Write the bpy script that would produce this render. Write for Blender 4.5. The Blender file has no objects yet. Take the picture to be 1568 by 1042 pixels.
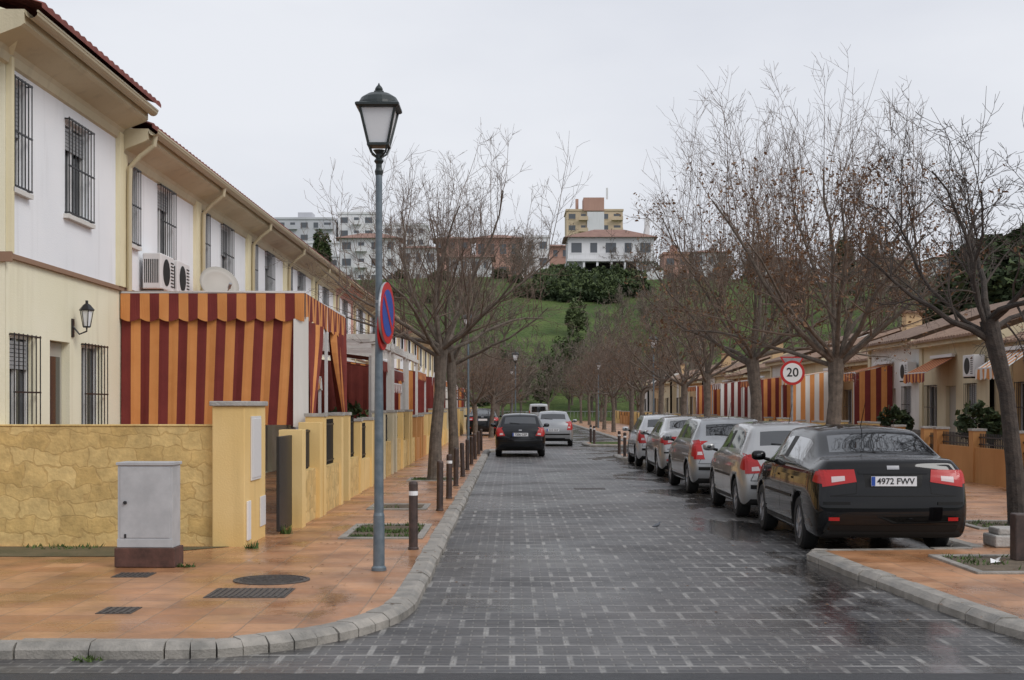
import bpy, bmesh, math, random
from mathutils import Vector, Matrix, noise
from mathutils.bvhtree import BVHTree
R=random.Random(7)
scene=bpy.context.scene
COL=scene.collection
scene.view_settings.view_transform='Standard'
scene.view_settings.look='None'
scene.view_settings.exposure=0

# ------------------------------------------------------------------ materials
def newmat(name):
    m=bpy.data.materials.new(name); m.use_nodes=True
    nt=m.node_tree; b=nt.nodes['Principled BSDF']
    return m,nt,b
def L(nt,a,b): nt.links.new(a,b)
def mat(name,c,rough=.6,metal=0,c2=None,nscale=3.0,bump=0,bscale=None,coat=0,spec=.5,detail=4,rvar=0,bdist=.02):
    m,nt,b=newmat(name)
    b.inputs['Base Color'].default_value=(*c,1)
    b.inputs['Roughness'].default_value=rough
    b.inputs['Metallic'].default_value=metal
    b.inputs['Specular IOR Level'].default_value=spec
    if coat: b.inputs['Coat Weight'].default_value=coat; b.inputs['Coat Roughness'].default_value=.03
    g=nt.nodes.new('ShaderNodeNewGeometry')
    if c2 is not None:
        n=nt.nodes.new('ShaderNodeTexNoise'); n.inputs['Scale'].default_value=nscale; n.inputs['Detail'].default_value=detail; n.inputs['Roughness'].default_value=.65
        L(nt,g.outputs['Position'],n.inputs['Vector'])
        r=nt.nodes.new('ShaderNodeValToRGB'); r.color_ramp.elements[0].position=.32; r.color_ramp.elements[1].position=.68
        r.color_ramp.elements[0].color=(*c,1); r.color_ramp.elements[1].color=(*c2,1)
        L(nt,n.outputs['Fac'],r.inputs['Fac']); L(nt,r.outputs['Color'],b.inputs['Base Color'])
        if rvar:
            mr=nt.nodes.new('ShaderNodeMapRange'); mr.inputs['From Min'].default_value=.35; mr.inputs['From Max'].default_value=.65
            mr.inputs['To Min'].default_value=max(.03,rough-rvar); mr.inputs['To Max'].default_value=rough+rvar
            L(nt,n.outputs['Fac'],mr.inputs['Value']); L(nt,mr.outputs['Result'],b.inputs['Roughness'])
    if bump:
        n2=nt.nodes.new('ShaderNodeTexNoise'); n2.inputs['Scale'].default_value=bscale or 30; n2.inputs['Detail'].default_value=3
        L(nt,g.outputs['Position'],n2.inputs['Vector'])
        bp=nt.nodes.new('ShaderNodeBump'); bp.inputs['Strength'].default_value=bump; bp.inputs['Distance'].default_value=bdist
        L(nt,n2.outputs['Fac'],bp.inputs['Height']); L(nt,bp.outputs['Normal'],b.inputs['Normal'])
    return m

def wallmat(name,c,c2,stain,scale=.8,bump=True):
    m,nt,b=newmat(name); g=nt.nodes.new('ShaderNodeNewGeometry')
    n=nt.nodes.new('ShaderNodeTexNoise'); n.inputs['Scale'].default_value=scale; n.inputs['Detail'].default_value=5; L(nt,g.outputs['Position'],n.inputs['Vector'])
    r=nt.nodes.new('ShaderNodeValToRGB'); r.color_ramp.elements[0].position=.35; r.color_ramp.elements[1].position=.65
    r.color_ramp.elements[0].color=(*c,1); r.color_ramp.elements[1].color=(*c2,1); L(nt,n.outputs['Fac'],r.inputs['Fac'])
    mp=nt.nodes.new('ShaderNodeMapping'); mp.inputs['Scale'].default_value=(4,4,.45); L(nt,g.outputs['Position'],mp.inputs['Vector'])
    n2=nt.nodes.new('ShaderNodeTexNoise'); n2.inputs['Scale'].default_value=1.1; n2.inputs['Detail'].default_value=5; L(nt,mp.outputs['Vector'],n2.inputs['Vector'])
    r2=nt.nodes.new('ShaderNodeValToRGB'); r2.color_ramp.elements[0].position=.54; r2.color_ramp.elements[1].position=.82
    r2.color_ramp.elements[0].color=(0,0,0,1); r2.color_ramp.elements[1].color=(.5,.5,.5,1); L(nt,n2.outputs['Fac'],r2.inputs['Fac'])
    mx=nt.nodes.new('ShaderNodeMixRGB'); L(nt,r2.outputs['Color'],mx.inputs['Fac']); L(nt,r.outputs['Color'],mx.inputs['Color1']); mx.inputs['Color2'].default_value=(*stain,1)
    L(nt,mx.outputs['Color'],b.inputs['Base Color']); b.inputs['Roughness'].default_value=.85; b.inputs['Specular IOR Level'].default_value=.25
    if bump:
        n3=nt.nodes.new('ShaderNodeTexNoise'); n3.inputs['Scale'].default_value=45; n3.inputs['Detail'].default_value=1; L(nt,g.outputs['Position'],n3.inputs['Vector'])
        bp=nt.nodes.new('ShaderNodeBump'); bp.inputs['Strength'].default_value=.25; bp.inputs['Distance'].default_value=.01
        L(nt,n3.outputs['Fac'],bp.inputs['Height']); L(nt,bp.outputs['Normal'],b.inputs['Normal'])
    return m

def brickmat(name,c1,c2,mortar,bw,bh,ms=.006,vertical=False,rough=(.25,.7),wetscale=.5,offs=.5,dirt=None,bumpd=.006,extra=None,nsc=1.2,wobble=None,wet=None,jb=-1.0):
    m,nt,b=newmat(name); g=nt.nodes.new('ShaderNodeNewGeometry')
    vec=g.outputs['Position']
    if vertical:
        sp=nt.nodes.new('ShaderNodeSeparateXYZ'); L(nt,vec,sp.inputs[0]); ad=nt.nodes.new('ShaderNodeMath'); L(nt,sp.outputs[0],ad.inputs[0]); L(nt,sp.outputs[1],ad.inputs[1])
        cb=nt.nodes.new('ShaderNodeCombineXYZ'); L(nt,ad.outputs[0],cb.inputs[0]); L(nt,sp.outputs[2],cb.inputs[1]); vec=cb.outputs[0]
    nw=nt.nodes.new('ShaderNodeTexNoise'); nw.inputs['Scale'].default_value=3.5 if vertical else 2.5; nw.inputs['Detail'].default_value=2; L(nt,g.outputs['Position'],nw.inputs['Vector'])
    sc=nt.nodes.new('ShaderNodeVectorMath'); sc.operation='SCALE'; sc.inputs['Scale'].default_value=wobble or .02; L(nt,nw.outputs['Color'],sc.inputs[0])
    av=nt.nodes.new('ShaderNodeVectorMath'); L(nt,vec,av.inputs[0]); L(nt,sc.outputs[0],av.inputs[1])
    br=nt.nodes.new('ShaderNodeTexBrick'); L(nt,av.outputs[0],br.inputs['Vector'])
    br.inputs['Scale'].default_value=1; br.inputs['Brick Width'].default_value=bw; br.inputs['Row Height'].default_value=bh
    br.inputs['Mortar Size'].default_value=ms; br.inputs['Mortar Smooth'].default_value=.4; br.inputs['Bias'].default_value=0; br.offset=offs
    br.inputs['Color1'].default_value=(*c1,1); br.inputs['Color2'].default_value=(*c2,1); br.inputs['Mortar'].default_value=(*mortar,1)
    n=nt.nodes.new('ShaderNodeTexNoise'); n.inputs['Scale'].default_value=nsc; n.inputs['Detail'].default_value=6; n.inputs['Roughness'].default_value=.65; L(nt,g.outputs['Position'],n.inputs['Vector'])
    r=nt.nodes.new('ShaderNodeValToRGB'); r.color_ramp.elements[0].position=.3; r.color_ramp.elements[1].position=.7
    lo,hi=(dirt or (.55,1.35)); r.color_ramp.elements[0].color=(lo,lo,lo,1); r.color_ramp.elements[1].color=(hi,hi,hi,1); L(nt,n.outputs['Fac'],r.inputs['Fac'])
    mu=nt.nodes.new('ShaderNodeMixRGB'); mu.blend_type='MULTIPLY'; mu.inputs['Fac'].default_value=1; L(nt,br.outputs['Color'],mu.inputs['Color1']); L(nt,r.outputs['Color'],mu.inputs['Color2'])
    out=mu.outputs['Color']
    if extra: out=extra(nt,g,out)
    w=nt.nodes.new('ShaderNodeTexNoise'); w.inputs['Scale'].default_value=wetscale; w.inputs['Detail'].default_value=5; w.inputs['Roughness'].default_value=.6; L(nt,g.outputs['Position'],w.inputs['Vector'])
    mr=nt.nodes.new('ShaderNodeMapRange'); mr.inputs['From Min'].default_value=.4; mr.inputs['From Max'].default_value=.62; mr.inputs['To Min'].default_value=rough[0]; mr.inputs['To Max'].default_value=rough[1]
    L(nt,w.outputs['Fac'],mr.inputs['Value']); rout=mr.outputs['Result']
    n3=nt.nodes.new('ShaderNodeTexNoise'); n3.inputs['Scale'].default_value=22; n3.inputs['Detail'].default_value=3; L(nt,g.outputs['Position'],n3.inputs['Vector'])
    ma=nt.nodes.new('ShaderNodeMath'); ma.operation='MULTIPLY_ADD'; L(nt,br.outputs['Fac'],ma.inputs[0]); ma.inputs[1].default_value=jb; L(nt,n3.outputs['Fac'],ma.inputs[2])
    bp=nt.nodes.new('ShaderNodeBump'); bp.inputs['Strength'].default_value=.6; bp.inputs['Distance'].default_value=bumpd
    L(nt,ma.outputs[0],bp.inputs['Height']); L(nt,bp.outputs['Normal'],b.inputs['Normal'])
    if wet:
        wn=nt.nodes.new('ShaderNodeTexNoise'); wn.inputs['Scale'].default_value=.55; wn.inputs['Detail'].default_value=5; wn.inputs['Roughness'].default_value=.55
        mpw=nt.nodes.new('ShaderNodeMapping'); mpw.inputs['Scale'].default_value=(1.3,.7,1); mpw.inputs['Location'].default_value=(wet[3],0,0); L(nt,g.outputs['Position'],mpw.inputs['Vector']); L(nt,mpw.outputs['Vector'],wn.inputs['Vector'])
        sx=nt.nodes.new('ShaderNodeSeparateXYZ'); L(nt,g.outputs['Position'],sx.inputs[0])
        gx=nt.nodes.new('ShaderNodeMapRange'); gx.interpolation_type='SMOOTHSTEP'; gx.inputs['From Min'].default_value=wet[1]; gx.inputs['From Max'].default_value=wet[2]; gx.inputs['To Max'].default_value=.22; L(nt,sx.outputs[0],gx.inputs['Value'])
        ad2=nt.nodes.new('ShaderNodeMath'); L(nt,wn.outputs['Fac'],ad2.inputs[0]); L(nt,gx.outputs['Result'],ad2.inputs[1])
        th=nt.nodes.new('ShaderNodeMapRange'); th.interpolation_type='SMOOTHSTEP'; th.inputs['From Min'].default_value=wet[0]; th.inputs['From Max'].default_value=wet[0]+.09; L(nt,ad2.outputs[0],th.inputs['Value'])
        dk=nt.nodes.new('ShaderNodeMixRGB'); dk.blend_type='MULTIPLY'; L(nt,th.outputs['Result'],dk.inputs['Fac']); L(nt,out,dk.inputs['Color1']); dk.inputs['Color2'].default_value=(.42,.40,.39,1); out=dk.outputs['Color']
        rm=nt.nodes.new('ShaderNodeMapRange'); L(nt,th.outputs['Result'],rm.inputs['Value']); L(nt,rout,rm.inputs['To Min']); rm.inputs['To Max'].default_value=.15; rout=rm.outputs['Result']
        bs=nt.nodes.new('ShaderNodeMapRange'); L(nt,th.outputs['Result'],bs.inputs['Value']); bs.inputs['To Min'].default_value=.6; bs.inputs['To Max'].default_value=.28; L(nt,bs.outputs['Result'],bp.inputs['Strength'])
    L(nt,out,b.inputs['Base Color']); L(nt,rout,b.inputs['Roughness'])
    return m

def road_extra(nt,g,out):
    br=nt.nodes.new('ShaderNodeTexBrick'); L(nt,g.outputs['Position'],br.inputs['Vector']); br.inputs['Scale'].default_value=1
    br.inputs['Brick Width'].default_value=.40; br.inputs['Row Height'].default_value=.40; br.inputs['Mortar Size'].default_value=.028; br.inputs['Mortar Smooth'].default_value=.5
    br.offset=.5
    n=nt.nodes.new('ShaderNodeTexNoise'); n.inputs['Scale'].default_value=1.0; n.inputs['Detail'].default_value=7; n.inputs['Roughness'].default_value=.75; L(nt,g.outputs['Position'],n.inputs['Vector'])
    mr=nt.nodes.new('ShaderNodeMapRange'); mr.inputs['From Min'].default_value=.42; mr.inputs['From Max'].default_value=.60; mr.inputs['To Max'].default_value=.9; L(nt,n.outputs['Fac'],mr.inputs['Value'])
    mu=nt.nodes.new('ShaderNodeMath'); mu.operation='MULTIPLY'; L(nt,br.outputs['Fac'],mu.inputs[0]); L(nt,mr.outputs['Result'],mu.inputs[1])
    mx=nt.nodes.new('ShaderNodeMixRGB'); L(nt,mu.outputs[0],mx.inputs['Fac']); L(nt,out,mx.inputs['Color1']); mx.inputs['Color2'].default_value=(.33,.32,.30,1)
    n2=nt.nodes.new('ShaderNodeTexNoise'); n2.inputs['Scale'].default_value=.25; n2.inputs['Detail'].default_value=5; L(nt,g.outputs['Position'],n2.inputs['Vector'])
    m2=nt.nodes.new('ShaderNodeMapRange'); m2.inputs['From Min'].default_value=.45; m2.inputs['From Max'].default_value=.65; m2.inputs['To Max'].default_value=.3; L(nt,n2.outputs['Fac'],m2.inputs['Value'])
    x2=nt.nodes.new('ShaderNodeMixRGB'); L(nt,m2.outputs['Result'],x2.inputs['Fac']); L(nt,mx.outputs['Color'],x2.inputs['Color1']); x2.inputs['Color2'].default_value=(.085,.068,.058,1)
    return x2.outputs['Color']

m_road=brickmat('road_pavers',(.038,.038,.041),(.074,.070,.069),(.135,.13,.12),.20,.10,.010,rough=(.27,.55),wetscale=.35,extra=road_extra,dirt=(.5,1.4),wet=(.665,1.9,3.25,3.0),jb=-1.6)
m_pave=brickmat('terracotta_paving',(.43,.195,.085),(.57,.30,.15),(.32,.20,.12),.40,.40,.007,rough=(.23,.55),wetscale=.8,offs=0,dirt=(.45,1.12),nsc=1.1,bumpd=.004,wet=(.60,100,101,8.0))
m_stone=brickmat('ochre_stone_render',(.62,.42,.155),(.72,.52,.22),(.58,.39,.15),.30,.20,.012,vertical=True,rough=(.75,.9),dirt=(.70,1.15),bumpd=.014,nsc=5,wobble=.34,jb=-.3)
m_asph=mat('asphalt',(.020,.020,.022),.5,c2=(.04,.04,.042),nscale=2,bump=.5,bscale=120,rvar=.15)
m_kerb=mat('kerb_concrete',(.18,.17,.15),.6,c2=(.37,.34,.30),nscale=4,bump=.4,bscale=50,rvar=.2)
m_grass=mat('grass_ground',(.045,.078,.022),.9,c2=(.115,.155,.045),nscale=.2,bump=.9,bscale=1.8,detail=9,spec=.2,bdist=.5)
m_grassdk=mat('grass_tuft',(.035,.07,.015),.8,c2=(.09,.14,.03),nscale=6)
m_soil=mat('soil',(.08,.06,.042),.95,c2=(.16,.125,.085),nscale=5,bump=.8,bscale=40)
m_moss=mat('mossy_strip',(.09,.082,.038),.9,c2=(.15,.12,.065),nscale=3,bump=.6,bscale=50)
m_white=wallmat('white_render',(.80,.82,.85),(.86,.87,.89),(.58,.58,.59))
m_cream=wallmat('cream_render',(.73,.66,.44),(.80,.73,.52),(.54,.46,.29))
m_cream2=wallmat('cornice_render',(.55,.49,.34),(.63,.56,.40),(.35,.31,.22))
m_pale=wallmat('pale_yellow_render',(.80,.76,.57),(.85,.81,.64),(.56,.50,.34))
m_rpale=wallmat('weathered_cream_render',(.58,.50,.34),(.66,.58,.41),(.36,.29,.2))
m_rwhite=wallmat('weathered_white_render',(.60,.59,.56),(.68,.67,.64),(.42,.39,.35))
m_rtan=wallmat('tan_render',(.52,.36,.20),(.60,.43,.25),(.34,.23,.13))
m_orange=wallmat('orange_render',(.46,.22,.08),(.54,.28,.11),(.31,.15,.05))
m_pink=wallmat('pink_render',(.52,.30,.25),(.60,.38,.32),(.4,.25,.2))
m_yel=wallmat('yellow_render',(.72,.50,.20),(.79,.58,.27),(.46,.32,.13))
m_bandc=mat('band_ochre',(.28,.17,.11),.8)
m_roof=mat('roof_tile_red',(.15,.035,.03),.8,c2=(.24,.07,.05),nscale=5)
m_roofb=mat('roof_tile_brown',(.18,.105,.07),.85,c2=(.32,.21,.145),nscale=4,bump=.5,bscale=12)
m_roofm=mat('roof_tile_mixed',(.14,.09,.07),.85,c2=(.26,.18,.13),nscale=3)
m_glass=mat('window_glass',(.025,.03,.035),.08,spec=.6)
m_shut=mat('roller_shutter',(.32,.33,.34),.6)
m_dark=mat('dark_interior',(.012,.012,.012),.9)
m_iron=mat('black_iron',(.015,.015,.017),.45)
m_frame=mat('white_frame',(.68,.68,.68),.5)
m_sill=mat('sill_stone',(.60,.58,.54),.7,c2=(.68,.66,.63),nscale=6)
m_pipe=mat('beige_pipe',(.50,.43,.29),.5)
m_door=mat('door_wood',(.38,.36,.31),.5)
m_polegrey=mat('pole_paint',(.10,.135,.16),.45,c2=(.18,.21,.235),nscale=9,metal=.3)
m_lampblk=mat('lamp_black',(.02,.028,.028),.4)
m_lampglass=mat('lamp_diffuser',(.78,.79,.81),.35)
m_cab=mat('cabinet_grey',(.38,.39,.40),.55,c2=(.48,.49,.50),nscale=4)
m_cabbase=mat('cabinet_base',(.06,.03,.022),.8,c2=(.13,.06,.045),nscale=8)
m_red=mat('sign_red',(.50,.02,.02),.35)
m_blue=mat('sign_blue',(.02,.07,.34),.35)
m_wh=mat('sign_white',(.8,.8,.8),.4)
m_bk=mat('sign_black',(.01,.01,.01),.4)
m_galv=mat('galvanised',(.28,.29,.30),.45,metal=.5,c2=(.4,.41,.42),nscale=10)
m_boll=mat('bollard_brown',(.035,.025,.022),.5,c2=(.08,.05,.042),nscale=12)
m_bark=mat('bark_grey',(.080,.064,.052),.9,c2=(.18,.145,.115),nscale=9,bump=.6,bscale=40)
m_barkd=mat('bark_dark',(.030,.025,.022),.9,c2=(.075,.06,.05),nscale=9,bump=.6,bscale=40)
m_twig=mat('twig',(.105,.074,.056),.9,c2=(.19,.14,.108),nscale=3)
m_twigd=mat('twig_dark',(.045,.037,.032),.9,c2=(.085,.068,.057),nscale=4)
m_twigf=mat('twig_far',(.115,.092,.074),.9,c2=(.20,.165,.13),nscale=.5)
m_leafb=mat('dead_leaf',(.12,.06,.03),.8,c2=(.24,.13,.065),nscale=6)
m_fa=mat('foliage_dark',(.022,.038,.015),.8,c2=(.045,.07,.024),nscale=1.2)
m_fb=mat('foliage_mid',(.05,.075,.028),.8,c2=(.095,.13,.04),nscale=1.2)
m_str1=mat('awning_orange',(.58,.225,.065),.85,c2=(.65,.28,.09),nscale=2)
m_str2=mat('awning_maroon',(.14,.018,.016),.85,c2=(.19,.027,.022),nscale=2)
m_str3=mat('awning_white',(.70,.68,.64),.85)
m_fold=mat('awning_fold',(.14,.024,.02),.9,c2=(.22,.042,.03),nscale=2)
m_cast=mat('cast_iron_cover',(.04,.035,.032),.5,c2=(.09,.075,.065),nscale=20,bump=.6,bscale=90)
m_tyre=mat('tyre',(.015,.015,.015),.8)
m_rim=mat('alloy',(.35,.35,.36),.3,metal=.8)
m_cglass=mat('car_glass',(.012,.015,.018),.03,spec=1.0,coat=.8)
m_trim=mat('car_trim',(.006,.006,.006),.5,spec=.3)
m_lred=mat('tail_lamp',(.42,.010,.010),.3,coat=.15)
m_lwh=mat('reverse_lamp',(.6,.5,.5),.3,coat=.2)
m_plate=mat('plate_white',(.75,.76,.78),.35)
m_stoneb=mat('stone_block',(.30,.29,.27),.85,c2=(.45,.43,.4),nscale=6,bump=.5)
m_ochtower=wallmat('ochre_brick_tower',(.52,.42,.29),(.60,.48,.34),(.42,.33,.24),.2,False)
m_farwhite=wallmat('apartment_white',(.66,.67,.69),(.74,.74,.75),(.5,.5,.5),.15,False)
m_fargrey=wallmat('apartment_grey',(.48,.49,.52),(.56,.57,.6),(.4,.4,.42),.15,False)
m_farred=wallmat('far_red_render',(.42,.25,.20),(.48,.30,.24),(.36,.22,.19),.2,False)
m_farroof=mat('far_roof_tile',(.22,.125,.10),.85,c2=(.30,.18,.14),nscale=1)
m_fglass=mat('far_window',(.10,.11,.125),.3)

# ------------------------------------------------------------------ mesh builder
class MB:
    def __init__(s): s.v=[];s.f=[];s.m=[]
    def box(s,x0,x1,y0,y1,z0,z1,m=0):
        b=len(s.v); s.v+=[(x0,y0,z0),(x1,y0,z0),(x1,y1,z0),(x0,y1,z0),(x0,y0,z1),(x1,y0,z1),(x1,y1,z1),(x0,y1,z1)]
        for f in ((0,3,2,1),(4,5,6,7),(0,1,5,4),(1,2,6,5),(2,3,7,6),(3,0,4,7)): s.f.append(tuple(b+i for i in f)); s.m.append(m)
    def quad(s,a,b,c,d,m=0):
        k=len(s.v); s.v+=[tuple(a),tuple(b),tuple(c),tuple(d)]; s.f.append((k,k+1,k+2,k+3)); s.m.append(m)
    def poly(s,pts,m=0):
        k=len(s.v); s.v+=[tuple(p) for p in pts]; s.f.append(tuple(range(k,k+len(pts)))); s.m.append(m)
    def tube(s,pts,rads,n=6,m=0,cap=False):
        b=len(s.v); prev=None
        for i,p in enumerate(pts):
            p=Vector(p)
            t=(Vector(pts[min(i+1,len(pts)-1)])-Vector(pts[max(i-1,0)]))
            if t.length<1e-9: t=Vector((0,0,1))
            t.normalize()
            if prev is None:
                a=t.cross(Vector((0,0,1)))
                if a.length<.05: a=t.cross(Vector((1,0,0)))
            else: a=prev-t*prev.dot(t)
            a.normalize(); prev=a; c=t.cross(a)
            for k in range(n):
                an=2*math.pi*k/n; q=p+(a*math.cos(an)+c*math.sin(an))*rads[i]; s.v.append((q.x,q.y,q.z))
        for i in range(len(pts)-1):
            for k in range(n):
                s.f.append((b+i*n+k,b+i*n+(k+1)%n,b+(i+1)*n+(k+1)%n,b+(i+1)*n+k)); s.m.append(m)
        if cap:
            s.f.append(tuple(b+k for k in range(n))[::-1]); s.m.append(m)
            s.f.append(tuple(b+(len(pts)-1)*n+k for k in range(n))); s.m.append(m)
    def lathe(s,prof,n=24,m=0,c=(0,0,0),axis='z',n4=False):
        b=len(s.v)
        for (r,h) in prof:
            for k in range(n):
                an=2*math.pi*(k+(.5 if n4 else 0))/n; x=r*math.cos(an); y=r*math.sin(an)
                if axis=='z': q=(c[0]+x,c[1]+y,c[2]+h)
                elif axis=='y': q=(c[0]+x,c[1]+h,c[2]+y)
                else: q=(c[0]+h,c[1]+x,c[2]+y)
                s.v.append(q)
        for i in range(len(prof)-1):
            for k in range(n):
                s.f.append((b+i*n+k,b+i*n+(k+1)%n,b+(i+1)*n+(k+1)%n,b+(i+1)*n+k)); s.m.append(m)
        s.f.append(tuple(b+k for k in range(n))[::-1]); s.m.append(m)
        s.f.append(tuple(b+(len(prof)-1)*n+k for k in range(n))); s.m.append(m)
    def mesh(s,name,mats,smooth=False,fix=False):
        me=bpy.data.meshes.new(name); me.from_pydata(s.v,[],s.f)
        for mm in mats: me.materials.append(mm)
        me.polygons.foreach_set('material_index',s.m)
        if smooth: me.polygons.foreach_set('use_smooth',[True]*len(s.f))
        me.update()
        if fix:
            bm=bmesh.new(); bm.from_mesh(me); bmesh.ops.recalc_face_normals(bm,faces=bm.faces); bm.to_mesh(me); bm.free()
        return me
    def obj(s,name,mats,parent=None,smooth=False,bevel=0,loc=None,fix=False,bseg=2):
        return addobj(name,s.mesh(name,mats,smooth,fix),parent,loc,bevel=bevel,bseg=bseg)
def addobj(name,me,parent=None,loc=None,rot=None,scale=None,bevel=0,bseg=2):
    o=bpy.data.objects.new(name,me); COL.objects.link(o)
    if parent: o.parent=parent
    if loc: o.location=loc
    if rot: o.rotation_euler=rot
    if scale: o.scale=scale
    if bevel:
        md=o.modifiers.new('bev','BEVEL'); md.width=bevel; md.segments=bseg; md.limit_method='ANGLE'
    return o
def empty(name,loc=(0,0,0),rot=(0,0,0),scale=(1,1,1)):
    e=bpy.data.objects.new(name,None); COL.objects.link(e); e.location=loc; e.rotation_euler=rot; e.scale=scale; e.empty_display_size=.3; return e
def text(name,body,size,loc,rot,m,parent,ext=.001,align='CENTER'):
    cu=bpy.data.curves.new(name,'FONT'); cu.body=body; cu.size=size; cu.align_x=align; cu.align_y='CENTER'; cu.extrude=ext; cu.offset=size*.012
    cu.materials.append(m); o=bpy.data.objects.new(name,cu); COL.objects.link(o); o.location=loc; o.rotation_euler=rot; o.parent=parent; return o

# ------------------------------------------------------------------ terrain
def sstep(t): t=max(0,min(1,t)); return t*t*(3-2*t)
def hz(x,y):
    t=(y-146)/115.0
    h=26*(.45*sstep(t)+.55*max(0,min(1,t)))
    if y>262: h+=min(5,(y-262)*.03)
    if y>146: h+=noise.noise(Vector((x*.02,y*.02,3)))*2.2*min(1,(y-146)/40)+noise.noise(Vector((x*.09,y*.09,7)))*.5
    return h
def axis(vals):
    out=[]
    for a,b,st in vals:
        x=a
        while x<b-1e-6: out.append(x); x+=st
    out.append(vals[-1][1]); return out
xs=axis([(-1500,-300,200),(-300,-60,20),(-60,100,4),(100,300,20),(300,1500,200)]); ys=axis([(-600,0,100),(0,140,20),(140,300,4),(300,500,20),(500,2500,200)])
g=MB()
for y in ys:
    for x in xs: g.v.append((x,y,hz(x,y)-.03))
nx=len(xs)
for j in range(len(ys)-1):
    for i in range(nx-1):
        g.f.append((j*nx+i,j*nx+i+1,(j+1)*nx+i+1,(j+1)*nx+i)); g.m.append(0)
g.obj('ground',[m_grass],smooth=True)

r=MB(); r.quad((-40,8.95,0),(40,8.95,0),(40,152,0),(-40,152,0)); r.obj('road',[m_road])
r=MB(); r.quad((-120,-30,.0),(120,-30,.0),(120,8.945,.0),(-120,8.945,.0)); r.obj('cross_street',[m_asph])

def ell(cx,cy,rx,ry,a0,a1,n):
    return [(cx+rx*math.cos(math.radians(a0+(a1-a0)*i/n)),cy+ry*math.sin(math.radians(a0+(a1-a0)*i/n))) for i in range(n+1)]
left=[(-60,9.45)]+[p for p in ell(-2.4,11.9,1.58,2.45,-90,0,14)]+[(-.82,51),(0.3,54),(.45,150)]
right=[(60,8.5),(6.2,8.55)]+[(5.1,8.75),(4.35,9.2),(3.9,9.8),(3.72,10.6),(3.58,12.2),(3.42,14.2),(3.34,15.55),(3.42,15.75),(5.28,15.95),(5.28,43.2),(3.5,43.9),(3.42,44.4),(3.42,46.4),(3.5,46.8),(5.28,47.4),(5.28,57),(3.3,58),(3.1,59),(3.1,61),(3.3,62),(5.28,63),(5.28,150)]
def offset(path,d):
    out=[]
    for i,p in enumerate(path):
        a=Vector(path[max(i-1,0)]); b=Vector(path[min(i+1,len(path)-1)]); t=(b-a).normalized(); n=Vector((-t.y,t.x))
        out.append((p[0]+n.x*d,p[1]+n.y*d))
    return out
def resample(path,step):
    out=[Vector(path[0])]
    for a,b in zip(path,path[1:]):
        a=Vector(a);b=Vector(b);l=(b-a).length;n=max(1,int(round(l/(step if a.y<60 and abs(a.x)<61 else step*3))))
        for k in range(1,n+1): out.append(a.lerp(b,k/n))
    return out
def kerb(name,path,side):
    pts=resample(path,.52); mb=MB(); w=.2
    for a,b in zip(pts,pts[1:]):
        t=(b-a)
        if t.length<.02: continue
        t.normalize(); n=Vector((-t.y,t.x))*side
        j=R.uniform(-.012,.012); zt=.104+R.uniform(-.005,.008)
        a2=a+t*.006+n*j; b2=b-t*.006+n*j
        prof=[(0,-.02),(0,.06),(.03,.088),(.06,zt),(w,zt),(w,-.02)]
        k=len(mb.v)
        for q in (a2,b2):
            for (o,z) in prof: mb.v.append((q.x+n.x*o,q.y+n.y*o,z))
        for i in range(6):
            f=(k+i,k+(i+1)%6,k+6+(i+1)%6,k+6+i); mb.f.append(f); mb.m.append(0)
        mb.f.append(tuple(k+i for i in range(6))); mb.m.append(0); mb.f.append(tuple(k+11-i for i in range(6))); mb.m.append(0)
    mb.obj(name,[m_kerb],fix=True)
kerb('kerb',left,1); kerb('kerb',right,-1)
lin=offset(left,.17); rin=offset(right,-.17)
def sheet(name,pts,z,m):
    bm=bmesh.new(); vs=[bm.verts.new((p[0],p[1],z)) for p in pts]; f=bm.faces.new(vs)
    bmesh.ops.recalc_face_normals(bm,faces=[f])
    if f.normal.z<0: f.normal_flip()
    bmesh.ops.triangulate(bm,faces=[f]); me=bpy.data.meshes.new(name); bm.to_mesh(me); bm.free(); me.materials.append(m)
    return addobj(name,me)
sheet('pavement',[(-60,9.62)]+lin[1:]+[(-60,150)],.098,m_pave)
sheet('pavement',rin+[(60,150)],.098,m_pave)

def cover_rect(x0,x1,y0,y1,z=.1):
    mb=MB(); mb.box(x0,x1,y0,y1,z-.01,z+.004,0)
    n=int((x1-x0)/.05)
    for i in range(n):
        xx=x0+.03+i*(x1-x0-.06)/max(1,n-1); mb.box(xx-.012,xx+.012,y0+.03,y1-.03,z+.004,z+.01,0)
    mb.obj('drain_grate',[m_cast])
cover_rect(-2.65,-1.95,11.75,12.35); cover_rect(-3.85,-3.5,13.15,13.5); cover_rect(-3.3,-3.02,10.85,11.2)
mb=MB(); mb.lathe([(.36,0),(.36,.012),(.33,.014),(.33,.008),(.3,.008)],32,0)
for i in range(7):
    w=math.sqrt(.09-(-.27+i*.09)**2); mb.box(-w,w,-.27+i*.09-.012,-.27+i*.09+.012,.008,.014,0)
mb.obj('manhole_cover',[m_cast],loc=(-2.27,12.95,.095))
cover_rect(1.3,1.95,28.5,29.0,.0)
def grass_blades(mb,x,y,z,h):
    a=R.uniform(0,6.28); dx=math.cos(a)*.012;dy=math.sin(a)*.012; k=len(mb.v); mb.v+=[(x-dx,y-dy,z),(x+dx,y+dy,z),(x+R.uniform(-.04,.04),y+R.uniform(-.04,.04),z+h)]; mb.f.append((k,k+1,k+2)); mb.m.append(0)
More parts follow.
